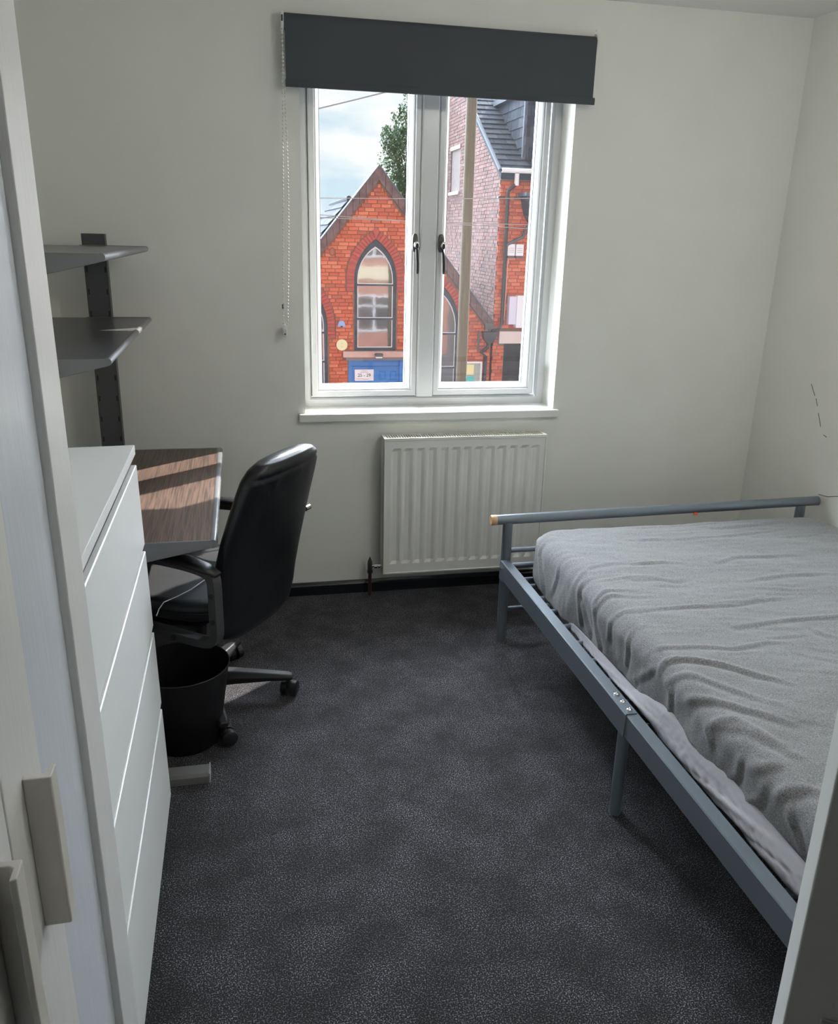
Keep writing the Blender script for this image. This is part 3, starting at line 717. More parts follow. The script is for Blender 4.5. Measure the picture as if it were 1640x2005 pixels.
def make_sheet():
    st = .0085
    nx, ny, nzr = int((MX1-MX0)/st), int((MY1-MY0)/st), 16
    verts = {}; V_ = []; F_ = []
    def vid(i, j, k):
        key = (i, j, k)
        if key not in verts:
            verts[key] = len(V_); V_.append((MX0+(MX1-MX0)*i/nx, MY0+(MY1-MY0)*j/ny, k/nzr))
        return verts[key]
    for i in range(nx):
        for j in range(ny): F_.append((vid(i, j, nzr), vid(i+1, j, nzr), vid(i+1, j+1, nzr), vid(i, j+1, nzr)))
    for k in range(nzr):
        for j in range(ny):
            F_.append((vid(0, j, k), vid(0, j, k+1), vid(0, j+1, k+1), vid(0, j+1, k)))
            F_.append((vid(nx, j, k), vid(nx, j+1, k), vid(nx, j+1, k+1), vid(nx, j, k+1)))
        for i in range(nx):
            F_.append((vid(i, ny, k), vid(i, ny, k+1), vid(i+1, ny, k+1), vid(i+1, ny, k)))
            F_.append((vid(i, 0, k), vid(i+1, 0, k), vid(i+1, 0, k+1), vid(i, 0, k+1)))
    P = np.array(V_); s = P[:, 2].copy()
    hem = np.interp(P[:, 1], hy, hz); hem[P[:, 0] > MX0+.2] = .33
    hem = hem+.004*np.sin(P[:, 1]*37)+.003*np.sin(P[:, 1]*83+1)
    P[:, 2] = hem+(MZ1-hem)*s
    # round the edges: project onto a rounded box
    r = .052
    lo = np.array([MX0+r, MY0+r, -9]); hi = np.array([MX1-r, MY1-r, MZ1-r])
    rc = .11   # larger plan radius at corners
    lo2 = np.array([MX0+rc, MY0+rc]); hi2 = np.array([MX1-rc, MY1-rc])
    q2 = np.clip(P[:, :2], lo2, hi2); d2 = P[:, :2]-q2; l2 = np.linalg.norm(d2, axis=1)
    mx = np.max(np.abs(d2), axis=1); f = np.where(l2 > 1e-9, mx/np.maximum(l2, 1e-9), 1)
    P[:, :2] = q2+d2*f[:, None]
    # distance inwards from the plan outline -> edge rounding
    q2 = np.clip(P[:, :2], lo2, hi2); d2 = P[:, :2]-q2; l2 = np.linalg.norm(d2, axis=1)
    ins = rc-l2                                       # 0 on the outline
    cx = np.clip(r-ins, 0, r); cz = np.clip(P[:, 2]-(MZ1-r), 0, r)
    Lc = np.sqrt(cx**2+cz**2); mxx = np.maximum(cx, cz); sc = np.where(Lc > 1e-9, mxx/np.maximum(Lc, 1e-9), 1)
    ncx = cx*sc; ncz = cz*sc
    dirn = np.where(l2[:, None] > 1e-9, d2/np.maximum(l2, 1e-9)[:, None], 0)
    P[:, :2] -= dirn*((cx-ncx)[:, None]); P[:, 2] -= (cz-ncz)
    nrm = np.zeros_like(P); nrm[:, :2] = dirn*(cx/np.maximum(mxx, 1e-9))[:, None]*(mxx > 0)[:, None]; nrm[:, 2] = np.where(mxx > 0, cz/np.maximum(mxx, 1e-9), 1)
    nrm /= np.maximum(np.linalg.norm(nrm, axis=1), 1e-9)[:, None]
    # wrinkles
    h = np.zeros(len(P)); topw = np.clip((P[:, 2]-.43)/.03, 0, 1)
    rs = random.Random(3)
    rc_ = random.Random(12); small = []
    for _ in range(46):   # short sharp pull lines running mostly across the bed
        x, y, L_, sl = rc_.uniform(.86, 1.8), rc_.uniform(-2.35, -.68), rc_.uniform(.10, .34), rc_.uniform(-.22, .12)
        if y < -1.65: sl -= .45
        small.append([[x, y], [x+L_*.5, y+sl*L_*.5+rc_.uniform(-.012, .012)], [x+L_, y+sl*L_]])
    for lst, A, w in ((creases_top, .0042, .0065), (creases_fan, .0068, .0085), (small, .0022, .005)):
        for pl in lst:
            a = A*rs.uniform(.75, 1.25); ww = w*rs.uniform(.8, 1.3)
            d, sg, t = seg_dist(P[:, :2], pl); fade = np.sin(np.clip(t*1.1+.12, 0, 1)*PI)**.5
            endf = np.exp(-(np.maximum(d-.04, 0)/.02)**2)
            h += topw*fade*endf*(a*np.exp(-(d/ww)**2)-.6*a*np.exp(-((d*sg+1.9*ww)/(1.6*ww))**2))
    side = (1-topw)*(P[:, 0] < MX0+.1)
    sy = np.stack([P[:, 1], P[:, 2]], 1)
    for pl in creases_side:
        d, sg, t = seg_dist(sy, pl); a = .0048*rs.uniform(.8, 1.3)
        h += np.clip(side+.3*(P[:, 0] < MX0+.06), 0, 1)*(a*np.exp(-(d/.008)**2)-.6*a*np.exp(-((d*sg+.015)/.013)**2))
    nl = np.array([noise.noise(Vector((x*3.2, y*7.5, z*6)))*.0055+noise.noise(Vector((x*9+5, y*19, z*9)))*.0024+noise.noise(Vector((x*20+y*9, y*52, z*20)))*.0013 for x, y, z in P])
    h += nl
    # side swells between hem and edge
    sidef = np.clip((MZ1-.04-P[:, 2])/.1, 0, 1)
    h += sidef*(.010*np.sin(P[:, 1]*6.3+.8)+.004*np.sin(P[:, 1]*23))*(P[:, 0] < MX0+.1)
    h = np.where((P[:, 1] > MY1-.05), np.clip(h, -.02, .004), h)
    P = P+nrm*h[:, None]
    me = D.meshes.new('sheet_cover'); me.from_pydata(P.tolist(), [], F_); me.materials.append(fleece)
    me.polygons.foreach_set('use_smooth', [True]*len(me.polygons))
    o = D.objects.new('fleece_cover', me); COL.objects.link(o); return o
sh = E('fitted_sheet', (1.41, -1.55, .33), 'wrinkled grey fleece fitted sheet stretched over the mattress', 'sheet')
o = make_sheet(); o.parent = sh; unp(o)
md = o.modifiers.new('thick', 'SOLIDIFY'); md.thickness = .0025; md.offset = 1
# smooth under-edge of the sheet, gathered beneath the hem
bm = bmesh.new(); nyk = 420; rows = 12; G = []
for j in range(nyk+1):
    y = -.93+(MY0+.025+.93)*j/nyk; hz_ = float(np.interp(y, hy, hz)); r_ = []
    for k in range(rows+1):
        t = k/rows; g = min(1, max(0, (-y-1.05)/.55)); low = .292*(1-g)+.318*g+.010*noise.noise(Vector((y*6, 0, 3)))
        z = (hz_+.012)*(1-t)+low*t
        cr_ = noise.noise(Vector((y*9+z*70, z*24, 1))); c2_ = noise.noise(Vector((y*34-z*120, z*60, 4)))
        bul = (.006+.032*g*(.9+.25*noise.noise(Vector((y*3.5, 2, 0)))))*t**.8
        x = MX0-.001-bul-(.0065*g+.002)*abs(cr_)*min(1, t*2.2)-.0035*abs(c2_)*min(1, t*2)
        z += .006*cr_*math.sin(t*PI)+.003*t*noise.noise(Vector((y*30, 1, 9)))
        r_.append(bm.verts.new((min(x, MX0+.004)+(.012*max(0, t-.8)*5*t), y, z)))
    G.append(r_)
for j in range(nyk):
    for k in range(rows): bm.faces.new((G[j][k], G[j+1][k], G[j+1][k+1], G[j][k+1]))
o = finish('gathered_edge', bm, skirtfab, sh, smooth=True); unp(o); o['label'] = 'smooth lilac-grey underside edge of the sheet'
md = o.modifiers.new('thick', 'SOLIDIFY'); md.thickness = .002; md.offset = 0

# ================================================================== DOOR LEAF at the right edge
ang = math.radians(30.5); eD = Vector((math.sin(ang), math.cos(ang), 0)); fD = Vector((math.cos(ang), -math.sin(ang), 0))
dr = D.objects.new('door_1', None); COL.objects.link(dr); S(dr, 'white door leaf standing ajar at the right edge', 'door')
dr.matrix_world = Matrix(((fD.x, eD.x, 0, .229), (fD.y, eD.y, 0, -2.9), (0, 0, 1, 0), (0, 0, 0, 1)))
B('door_leaf', 0, .74, 0, .044, .006, 1.98, doorm, dr, bevel=.0015)
hp = B('handle_plate', .030, .072, -.004, 0, .70, .838, brassm, dr, bevel=.006)
bm = bmesh.new(); tube(bm, [(.051, -.004, .80), (.051, -.045, .80), (.06, -.052, .80), (.15, -.052, .80)], .0095, 14); finish('door_handle', bm, brassm, dr, smooth=.8)
bm = bmesh.new(); tube(bm, [(.051, -.0055, .765), (.051, -.0035, .765)], .006, 12); finish('keyhole', bm, darkhole, dr)

# ================================================================== OUTSIDE
YC = 17.0
GZ = -3.6
S(B('street_ground', -25, 30, .3, 60, GZ-.2, GZ, asphalt), 'grey street surface below the window', 'ground')
D.objects['street_ground'].name = 'ground'
# our own house front (seen in the church glass)
hf = plate('wall_outside', [[(-8, GZ), (9, GZ), (9, 3.6), (-8, 3.6)], [(-.04, .74), (1.30, .74), (1.30, 2.4), (-.04, 2.4)]], .23, .30, M('house_front', (.4, .16, .11), .9, noise_amt=.2, nscale=3))
S(hf, 'brick outer face of the house', 'wall')
for i, x in enumerate((-6.6, -4.2, 2.4, 4.8)):
    for z0 in (.6, -2.6):
        bm = bmesh.new(); ringframe(bm, x, x+1.6, z0, z0+1.6, [(0, .30), (0, .36), (.09, .36), (.09, .30)])
        box(bm, x+.75, x+.85, .30, .35, z0, z0+1.6); box(bm, x, x+1.6, .30, .35, z0+1.1, z0+1.18)
        finish('front_window_frame', bm, palewhite, hf)
        B('front_window_glass', x+.09, x+1.51, .301, .31, z0+.09, z0+1.51, mirror_glass, hf)
B('render_band', -8, 9, .30, .37, -.35, .25, M('cream_render', (.7, .6, .42), .8), hf)

def arch(cx, a, zb, zs, h, n=14, grow=0):
    R = (a*a+h*h)/(2*a); R2 = R+grow; cL = cx-a+R; pts = [(cx-a-grow, zb), ]
    for i in range(n+1):
        z = 0+(math.sqrt(max(0, R2**2-(R-a)**2)))*i/n
        x = cL-math.sqrt(max(0, R2**2-z*z)); pts.append((min(x, cx), zs+z))
    r = [(2*cx-x, z) for x, z in pts[:-1]][::-1]
    return pts+r
ar_c = (3.0, .513, -1.186, .50, .93); ar_l = (1.405, .425, -2.35, -.62, .97); ar_r = (4.695, .425, -2.35, -.62, .97)
chh = E('brick_chapel', (3.05, YC, GZ), 'orange brick chapel with steep gable and pointed arch windows across the street', 'building')
def u2(o, root=chh):
    o.parent = root; o.matrix_parent_inverse = Matrix.Translation(root.location).inverted(); return o
def u3(o, par, root):
    # pieces are modelled in world coordinates: undo the root's offset only when hung on the root itself
    o.parent = par
    if par is root: o.matrix_parent_inverse = Matrix.Translation(root.location).inverted()
    return o
AX, AZ, SL = 3.055, 3.04, 1.213
def gx(z, inset=0): # half width of gable at z
    return max(0, (AZ-inset-z)/SL)
EZ = -.5; EZL = AZ-SL*2.905
out = [(AX-2.905, GZ), (5.96, GZ), (5.96, EZL-.1), (AX, AZ-.12), (AX-2.905, EZL-.1)]
dx0, dx1, dzt = 2.337, 3.718, -1.41
holes = [arch(*ar_c), arch(*ar_l), arch(*ar_r), [(dx0, GZ+.02), (dx1, GZ+.02), (dx1, dzt), (dx0, dzt)]]
u2(plate('wall', [out]+holes, YC+.022, YC+.35, mortar))
# brick pieces --------------------------------------------------------
def carve(iv, a, b):
    r = []
    for s, t in iv:
        if b <= s or a >= t: r.append((s, t)); continue
        if a > s: r.append((s, a))
        if b < t: r.append((b, t))
    return r
def aw(ar, z, grow=0):
    cx, a, zb, zs, h = ar
    if z < zb or z > zs+h+grow*1.2: return None
    if z <= zs: return cx-a-grow, cx+a+grow
    R = (a*a+h*h)/(2*a); R2 = R+grow; d = R2*R2-(z-zs)**2
    if d <= 0: return None
    x = math.sqrt(d)-(R-a)
    return (cx-x, cx+x) if x > 0 else None
unit_cache = {}
def brick_obj(L, mat):
    key = (round(L, 2), mat.name)
    if key not in unit_cache:
        bm = bmesh.new(); l, h_ = key[0]/2, .0385
        b = .006
        fr_ = [bm.verts.new(p) for p in ((-l+b, 0, -h_+b), (l-b, 0, -h_+b), (l-b, 0, h_-b), (-l+b, 0, h_-b))]
        md_ = [bm.verts.new(p) for p in ((-l, b, -h_), (l, b, -h_), (l, b, h_), (-l, b, h_))]
        bk_ = [bm.verts.new(p) for p in ((-l, .04, -h_), (l, .04, -h_), (l, .04, h_), (-l, .04, h_))]
        bm.faces.new(fr_)
        for A, Bq in ((fr_, md_), (md_, bk_)):
            for k in range(4): bm.faces.new((A[k], A[(k+1) % 4], Bq[(k+1) % 4], Bq[k]))
        me = D.meshes.new('brick'); bmesh.ops.recalc_face_normals(bm, faces=bm.faces); bm.to_mesh(me); bm.free(); me.materials.append(mat)
        unit_cache[key] = me
    return unit_cache[key]
def course_bricks(intervals_of, z0, z1, seed, pitch_z=.0865):
    r = random.Random(seed); out_ = []; z = z0; row = 0
    while z < z1:
        off = (row % 2)*.115+(row % 4)*.03
        for s, t in intervals_of(z):
            x = s
            k0 = math.floor((s-off)/.235); k = k0
            while True:
                a = off+k*.235; b = a+.235; k += 1
                aa, bb = max(a, s), min(b, t)
                if aa >= t: break
                if bb-aa > .03: out_.append(((aa+bb)/2, z, bb-aa-.011))
        z += pitch_z; row += 1
    return out_
def chapel_iv(z):
    g = gx(z+.04, .33)
    if z > EZL-.1: iv = [(AX-g, AX+g)] if g > .05 else []
    else: iv = [(AX-2.9, 5.955)]
    for ar, gr in ((ar_c, .215), (ar_l, .20), (ar_r, .20)):
        w = aw(ar, z, gr) if z > ar[3]-.25 else aw(ar, z, .03)
        if w: iv = carve(iv, *w)
    if z < -1.17: iv = carve(iv, dx0-.02, dx1+.02)
    if -1.45 < z < -1.15: iv = carve(iv, 2.20, 3.76)
    return iv
allb = course_bricks(chapel_iv, -2.15, 2.7, 5)
def place_bricks(lst, root, mats, toworld, limit, vis, seed, rot=0):
    r = random.Random(seed)
    lst = sorted(lst, key=lambda q: vis(q))
    single, rest = lst[:limit], lst[limit:]
    for x, z, L in single:
        m = r.choices(mats, weights=[4, 3, 2, 1][:len(mats)])[0]
        o = D.objects.new('brick', brick_obj(L, m)); COL.objects.link(o)
        p = toworld(x, z, r.uniform(-.004, .004))
        o.parent = root; o.location = Vector(p)-root.location; o.rotation_euler = (0, 0, rot)
    for mi, m in enumerate(mats):
        bm = bmesh.new()
        for x, z, L in rest:
            if r.random()*1.0 > 1: continue
            if (hash((round(x*100), round(z*100))) % len(mats)) != mi: continue
            c = toworld(x, z, r.uniform(-.004, .004))
            if rot == 0: box(bm, c[0]-L/2, c[0]+L/2, c[1], c[1]+.04, c[2]-.0385, c[2]+.0385)
            else: box(bm, c[0], c[0]+.04, c[1]-L/2, c[1]+L/2, c[2]-.0385, c[2]+.0385)
        if len(bm.verts):
            o = finish('brickwork', bm, m); o['kind'] = 'stuff'; o.parent = root; o.matrix_parent_inverse = Matrix.Translation(root.location).inverted()
        else: bm.free()
def vis_ch(q):
    x, z, L = q
    inpane = (1.66 < x < 3.76) or (4.9 < x < 5.97)
    return (0 if inpane and z > -2.05 else 1, -L)
place_bricks(allb, chh, brickA, lambda x, z, j: (x, YC+j, z), 300, vis_ch, 11)
# voussoirs round the arches
def voussoirs(ar, grow, n):
    cx, a, zb, zs, h = ar; R = (a*a+h*h)/(2*a); amax = math.atan2(h, R-a)
    for s in (-1, 1):
        for i in range(n):
            t0, t1 = amax*i/n+.004, amax*(i+1)/n-.004
            def pt(rr, t):
                x = -(R-a)+rr*math.cos(t)   # distance right of cx
                return (cx+s*max(x, 0.001), zs+rr*math.sin(t))
            poly = [pt(R+.01, t0), pt(R+grow-.01, t0), pt(R+grow-.01, t1), pt(R+.01, t1)]
            bm = bmesh.new(); prism(bm, poly, lambda x, z: (x, YC-.012, z), (0, .05, 0))
            u2(finish('arch_brick', bm, voussm[i % 2]))
        if s > 0:   # wedge closing the ring at the point of the arch
            zi = zs+math.sqrt((R+.01)**2-(R-a)**2); zo = zs+math.sqrt((R+grow)**2-(R-a)**2)
            bm = bmesh.new(); prism(bm, [(cx-.012, zi+.005), (cx+.012, zi+.005), (cx+.075, zo-.045), (cx, zo+.03), (cx-.075, zo-.045)], lambda x, z: (x, YC-.008, z), (0, .05, 0)); u2(finish('arch_brick', bm, voussm[1]))
        for k in range(3):
            z0 = zs-.087*(k+1)
            bm = bmesh.new(); x0 = cx+s*(a+.01); x1 = cx+s*(a+grow-.015)
            box(bm, min(x0, x1), max(x0, x1), YC-.012, YC+.04, z0+.005, z0+.082); u2(finish('arch_brick', bm, voussm[k % 2]))
voussoirs(ar_c, .205, 15); voussoirs(ar_l, .19, 14); voussoirs(ar_r, .19, 14)
# arched windows
def chapel_window(ar, bars):
    cx, a, zb, zs, h = ar
    o0 = arch(cx, a-.002, zb, zs, h-.01); i0 = arch(cx, a-.075, zb+.07, zs, h-.16)
    f = u2(plate('arched_window_frame', [o0, i0], YC+.05, YC+.14, blueframe))
    i1 = arch(cx, a-.055, zb+.05, zs, h-.13); g = plate('glass_pane', [i1], YC+.09, YC+.105, mirror_glass); u3(g, f, chh)
    i2 = arch(cx, a-.078, zb+.073, zs, h-.165); i3 = arch(cx, a-.098, zb+.093, zs, h-.20)
    u3(plate('white_bead', [i2, i3], YC+.078, YC+.095, palewhite), f, chh)
    for z in bars:
        bm = bmesh.new(); box(bm, cx-a+.06, cx+a-.06, YC+.055, YC+.12, z-.022, z+.022); u3(finish('glazing_bar', bm, blueframe), f, chh)
        bm = bmesh.new(); box(bm, cx-a+.08, cx+a-.08, YC+.06, YC+.115, z+.023, z+.037); u3(finish('white_bead', bm, palewhite), f, chh)
chapel_window(ar_c, (.38, -.42)); chapel_window(ar_l, (-.75, -1.45)); chapel_window(ar_r, (-.78, -1.62))
# verges: sloping tile courses as separate tiles
def verge(s):
    n = 19; L0 = 2.925
    for i in range(n):
        x0 = L0*i/n; x1 = L0*(i+1)/n-.008
        bm = bmesh.new()
        prism(bm, [(x0, AZ-SL*x0), (x1, AZ-SL*x1), (x1, AZ-SL*x1-.30), (x0, AZ-SL*x0-.30)], lambda x, z: (AX+s*x, YC-.07-(i % 2)*.006, z), (0, .14, 0))
        u2(finish('verge_tile', bm, vergem))
    bm = bmesh.new(); prism(bm, [(0, AZ+.03), (L0, AZ-SL*L0+.03), (L0, AZ-SL*L0-.005), (0, AZ-.005)], lambda x, z: (AX+s*x, YC-.10, z), (0, .4, 0))
    u2(finish('verge_capping', bm, leadm))
verge(-1); verge(1)
# nave roof sloping away on the left
def slates(root, org, u, v, nu, nv, du, dv, mats, limit=0, mask=None, name='slate', seed=1, thick=.018, lift=.03):
    """rows of overlapping slates: u across, v up the slope"""
    u = Vector(u).normalized(); v = Vector(v).normalized(); n = u.cross(v).normalized(); r = random.Random(seed)
    bms = [bmesh.new() for _ in mats]; cnt = 0
    for j in range(nv):
        for i in range(-1, nu):
            a0 = i*du+(j % 2)*du/2; a1 = a0+du-.008; a0 = max(a0, 0); a1 = min(a1, nu*du)
            if a1-a0 < .04: continue
            if mask and not mask((a0+a1)/2, (j+.5)*dv): continue
            b0 = j*dv; b1 = (j+1)*dv+.04; o_ = Vector(org); k = r.randrange(len(mats)); q = r.uniform(0, .006)
            c = [o_+u*a0+v*b0+n*(lift+q), o_+u*a1+v*b0+n*(lift+q), o_+u*a1+v*b1+n*.004, o_+u*a0+v*b1+n*.004]
            d = [p-n*thick for p in c]
            if cnt < limit: bm = bmesh.new()
            else: bm = bms[k]
            A = [bm.verts.new(p) for p in c]; Bq = [bm.verts.new(p) for p in d]
            bm.faces.new(A); bm.faces.new(Bq[::-1])
            for m in range(4): bm.faces.new((A[m], A[(m+1) % 4], Bq[(m+1) % 4], Bq[m]))
            if cnt < limit: u3(finish(name, bm, mats[k]), root, root)
            cnt += 1
    for k, bm in enumerate(bms):
        if len(bm.verts): o = finish('slating', bm, mats[k], kind='stuff'); u3(o, root, root)
        else: bm.free()
bm = bmesh.new(); prism(bm, [(2.40, 2.29), (.15, -.44), (.15, -.6), (2.4, 2.1)], lambda x, z: (x, YC+.3, z), (0, 4.0, 0)); u2(finish('nave_roof', bm, slatem[2]))
vv = Vector((2.25, 0, 2.73)); 
slates(chh, (.15, YC+.32, -.42), (0, -1, 0), (2.25, 0, 2.73), 1, 1, .01, .01, slatem) if False else None
slates(chh, (.15, 21.3, -.43), (0, -1, 0), (2.25, 0, 2.73), 16, 14, .25, .253, slatem, limit=110, name='slate', seed=4)
bm = bmesh.new(); tube(bm, [(2.40, YC+.3, 2.33), (2.40, 21.35, 2.31)], .06, 8); u2(finish('ridge_tile', bm, slatem[1]))
bm = bmesh.new(); prism(bm, [(2.45, 2.25), (AX+2.8, -.45), (AX+2.8, -.6), (2.45, 2.1)], lambda x, z: (x, YC+.3, z), (0, 4.0, 0)); u2(finish('nave_roof', bm, slatem[2]))
bm = bmesh.new(); box(bm, .3, 5.8, YC+.5, 21.2, GZ, -.55); u2(finish('nave_wall', bm, mortar))
# doorway
u2(B('door_lintel', 2.20, 3.76, YC-.10, YC+.15, -1.335, -1.19, pinkstone, bevel=.01)); u2(B('lintel_under_board', 2.27, 3.73, YC-.05, YC+.15, -1.41, -1.335, M('lintel_grey', (.22, .2, .2), .8)))  # stone lintel with a grey board set back beneath it
dd = u2(B('door', dx0, dx1, YC+.10, YC+.16, GZ, dzt, bluedoor))
for a in (u3(B('transom_rail', dx0, dx1, YC+.03, YC+.11, -1.60, -1.575, bluedoor), dd, chh), u3(B('door_frame', dx0, dx0+.09, YC+.04, YC+.12, GZ, dzt, bluedoor), dd, chh), u3(B('door_frame', dx1-.09, dx1, YC+.04, YC+.12, GZ, dzt, bluedoor), dd, chh)): pass
for x0 in (3.12, 3.39):
    for z0, z1 in ((-1.93, -1.70), (-2.6, -2.1)):
        bm = bmesh.new(); ringframe(bm, x0, x0+.17, z0, z1, [(0, YC+.101), (.012, YC+.085), (.03, YC+.085), (.038, YC+.101)]); u3(finish('door_panel', bm, bluedoor), dd, chh)
sg = E('address_sign', (2.738, YC+.085, -1.93), 'white address sign reading 25 - 29 fixed on the blue double door', 'sign')
def us(o): return u3(o, sg, sg)
us(B('sign_board', 2.502, 2.976, YC+.075, YC+.099, -1.935, -1.655, signm))
def text(s, size, x, y, z, mat, par, root):
    c = D.curves.new('t', 'FONT'); c.body = s; c.size = size; c.align_x = 'CENTER'; c.align_y = 'CENTER'; c.extrude = .003
    t = D.objects.new('t', c); COL.objects.link(t); dg = bpy.context.evaluated_depsgraph_get(); me = D.meshes.new_from_object(t.evaluated_get(dg))
    D.objects.remove(t); me.transform(Matrix(((1, 0, 0, x), (0, 0, -1, y), (0, 1, 0, z), (0, 0, 0, 1)))); me.materials.clear(); me.materials.append(mat)
    o = D.objects.new('lettering', me); COL.objects.link(o); return u3(o, par, root)
text('25 - 29', .115, 2.74, YC+.072, -1.80, textm, sg, sg)
for i, (x0, x1, z) in enumerate(((2.66, 2.82, -1.688), (2.64, 2.84, -1.725), (2.53, 2.72, -1.885), (2.72, 2.85, -1.895))):
    us(B('small_print', x0, x1, YC+.070, YC+.076, z-.006, z+.006, M('faint_ink', (.35, .35, .42), .6)))
pq = E('round_plaque', (2.175, YC-.03, -1.035), 'round cream disc mounted on the chapel bricks left of the door', 'plaque')
bm = bmesh.new(); tube(bm, [(2.175, YC-.006, -1.035), (2.175, YC-.035, -1.035)], .135, 32); u3(finish('disc', bm, creamm), pq, pq)
for dz in (.04, -.045): u3(B('mark', 2.15, 2.20, YC-.037, YC-.034, -1.035+dz-.006, -1.035+dz+.006, M('faint_mark', (.45, .42, .3), .6)), pq, pq)
ab = E('alarm_box', (2.166, YC-.03, -.53), 'small blue bell-shaped alarm box on the chapel wall above the disc', 'alarm')
bm = bmesh.new(); prism(bm, [(-.10, -.07), (.10, -.07), (.085, .0), (.05, .075), (-.05, .075), (-.085, 0)], lambda x, z: (2.166+x, YC-.08, -.53+z), (0, .08, 0)); u3(finish('case', bm, alarmm, bevel=.01), ab, ab)
u3(B('siren_light', 2.14, 2.19, YC-.09, YC-.08, -.60, -.575, darkhole), ab, ab)
lb = E('door_lamp', (3.06, YC-.12, -1.26), 'small dark bulkhead lamp above the blue door', 'lamp')
u3(B('lamp_body', 2.97, 3.16, YC-.24, YC-.102, -1.30, -1.23, greypipe, bevel=.01), lb, lb); u3(B('lamp_lens', 2.99, 3.14, YC-.23, YC-.112, -1.335, -1.30, palewhite), lb, lb)
rv = E('round_vent', (1.959, YC-.01, 1.127), 'round iron vent disc set in the chapel gable bricks', 'vent')
bm = bmesh.new(); tube(bm, [(1.959+.062*math.cos(2*PI*k/28), YC-.019, 1.127+.085*math.sin(2*PI*k/28)) for k in range(28)], .012, 8, closed=True); u3(finish('ring', bm, M('vent_iron', (.2, .1, .08), .7), smooth=True), rv, rv)
bm = bmesh.new(); loft(bm, [[(1.959+a, y, 1.127+b) for a, b in sup(24, .06, .08, 2)] for y in (YC-.014, YC-.006)]); u3(finish('disc', bm, brickA[3]), rv, rv)
nb = E('notice_board', (5.53, YC-.05, -2.1), 'glazed notice board with yellow and teal posters beside the chapel downpipe', 'notice board')
def un_(o): return u3(o, nb, nb)
bm = bmesh.new(); ringframe(bm, 5.22, 5.73, -2.3, -1.455, [(0, YC-.10), (.04, YC-.10), (.045, YC-.085), (.045, YC-.01), (0, YC-.01)]); un_(finish('case_frame', bm, palewhite))
un_(B('backing', 5.25, 5.70, YC-.04, YC-.01, -2.28, -1.48, M('board_back', (.35, .4, .36), .8))); un_(B('poster', 5.33, 5.53, YC-.046, YC-.041, -1.79, -1.53, yellowm)); un_(B('poster', 5.30, 5.54, YC-.046, YC-.041, -2.15, -1.83, tealm))

# tall building to the right ------------------------------------------
tb = E('tall_brick_building', (7.2, YC, GZ), 'tall brick building with slate roof rising right of the chapel', 'building')
TX, TZ = 6.0, 3.05
def ut(o, par=None): return u3(o, par or tb, tb)
ut(plate('front_wall', [[(TX+.02, GZ), (9.4, GZ), (9.4, TZ), (TX+.02, TZ)], [(6.314, GZ+.02), (7.1, GZ+.02), (7.1, -1.0), (6.314, -1.0)]], YC+.022, YC+.35, mortar))
sv = (4.919-3.049)/(20.026-17.002)   # roof pitch seen on the side wall
RY = 23.0
# side wall in the YZ plane
def sidepoly(yy, zz, x0, x1, mat, nm):
    bm = bmesh.new(); prism(bm, list(zip(yy, zz)), lambda y, z: (x0, y, z), (x1-x0, 0, 0)); return ut(finish(nm, bm, mat))
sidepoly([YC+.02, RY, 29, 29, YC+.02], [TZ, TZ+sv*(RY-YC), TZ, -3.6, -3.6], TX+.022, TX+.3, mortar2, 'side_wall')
def t_front_iv(z):
    iv = [(TX+.004, 7.9)]
    if z < -.98: iv = carve(iv, 6.30, 7.12)
    if -1.05 < z < -.66: iv = carve(iv, 6.14, 7.2)
    return iv
fb = course_bricks(t_front_iv, -2.15, 2.86, 9)
place_bricks(fb, tb, brickA, lambda x, z, j: (x, YC+j, z), 200, lambda q: (0 if q[0] < 6.9 else 1, -q[2]), 21)
def t_side_iv(z):
    t = RY-max(0, (z-TZ))/sv*0; yend = 25.5
    y0 = YC+.03+max(0, (z-TZ+.06)/sv)
    iv = [(y0, min(yend, 26))] if y0 < yend-.3 else []
    if 2.72 < z < 3.9: iv = carve(iv, 20.95, 22.0)
    return iv
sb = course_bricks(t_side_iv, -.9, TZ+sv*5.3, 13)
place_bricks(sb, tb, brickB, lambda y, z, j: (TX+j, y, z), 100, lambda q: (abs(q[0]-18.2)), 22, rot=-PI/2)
# side gable window
ut(B('side_window', TX+.06, TX+.12, 20.95, 22.0, 2.76, 3.88, mirror_glass)); w_ = D.objects['side_window']
ut(B('window_sill', TX-.05, TX+.05, 20.9, 22.05, 2.68, 2.76, palewhite)); ut(B('window_lintel', TX-.03, TX+.05, 20.9, 22.05, 3.88, 3.98, pinkstone))
# roof
rl = math.hypot(RY-YC, sv*(RY-YC))
bm = bmesh.new(); prism(bm, [(YC-.1, TZ-.06), (RY, TZ+sv*(RY-YC)-.02), (29, TZ), (29, TZ-.2), (RY, TZ+sv*(RY-YC)-.2), (YC-.1, TZ-.2)], lambda y, z: (TX-.03, y, z), (5.5, 0, 0)); ut(finish('roof', bm, slatem[2]))
slates(tb, (TX-.06, YC-.12, TZ-.02), (1, 0, 0), (0, 1, sv), 13, 26, .32, rl/27, slatem, limit=130, seed=8)
bm = bmesh.new(); tube(bm, [(TX-.05, YC-.1, TZ), (TX-.05, RY, TZ+sv*(RY-YC)+.03)], .045, 8); ut(finish('verge_roll', bm, leadm))
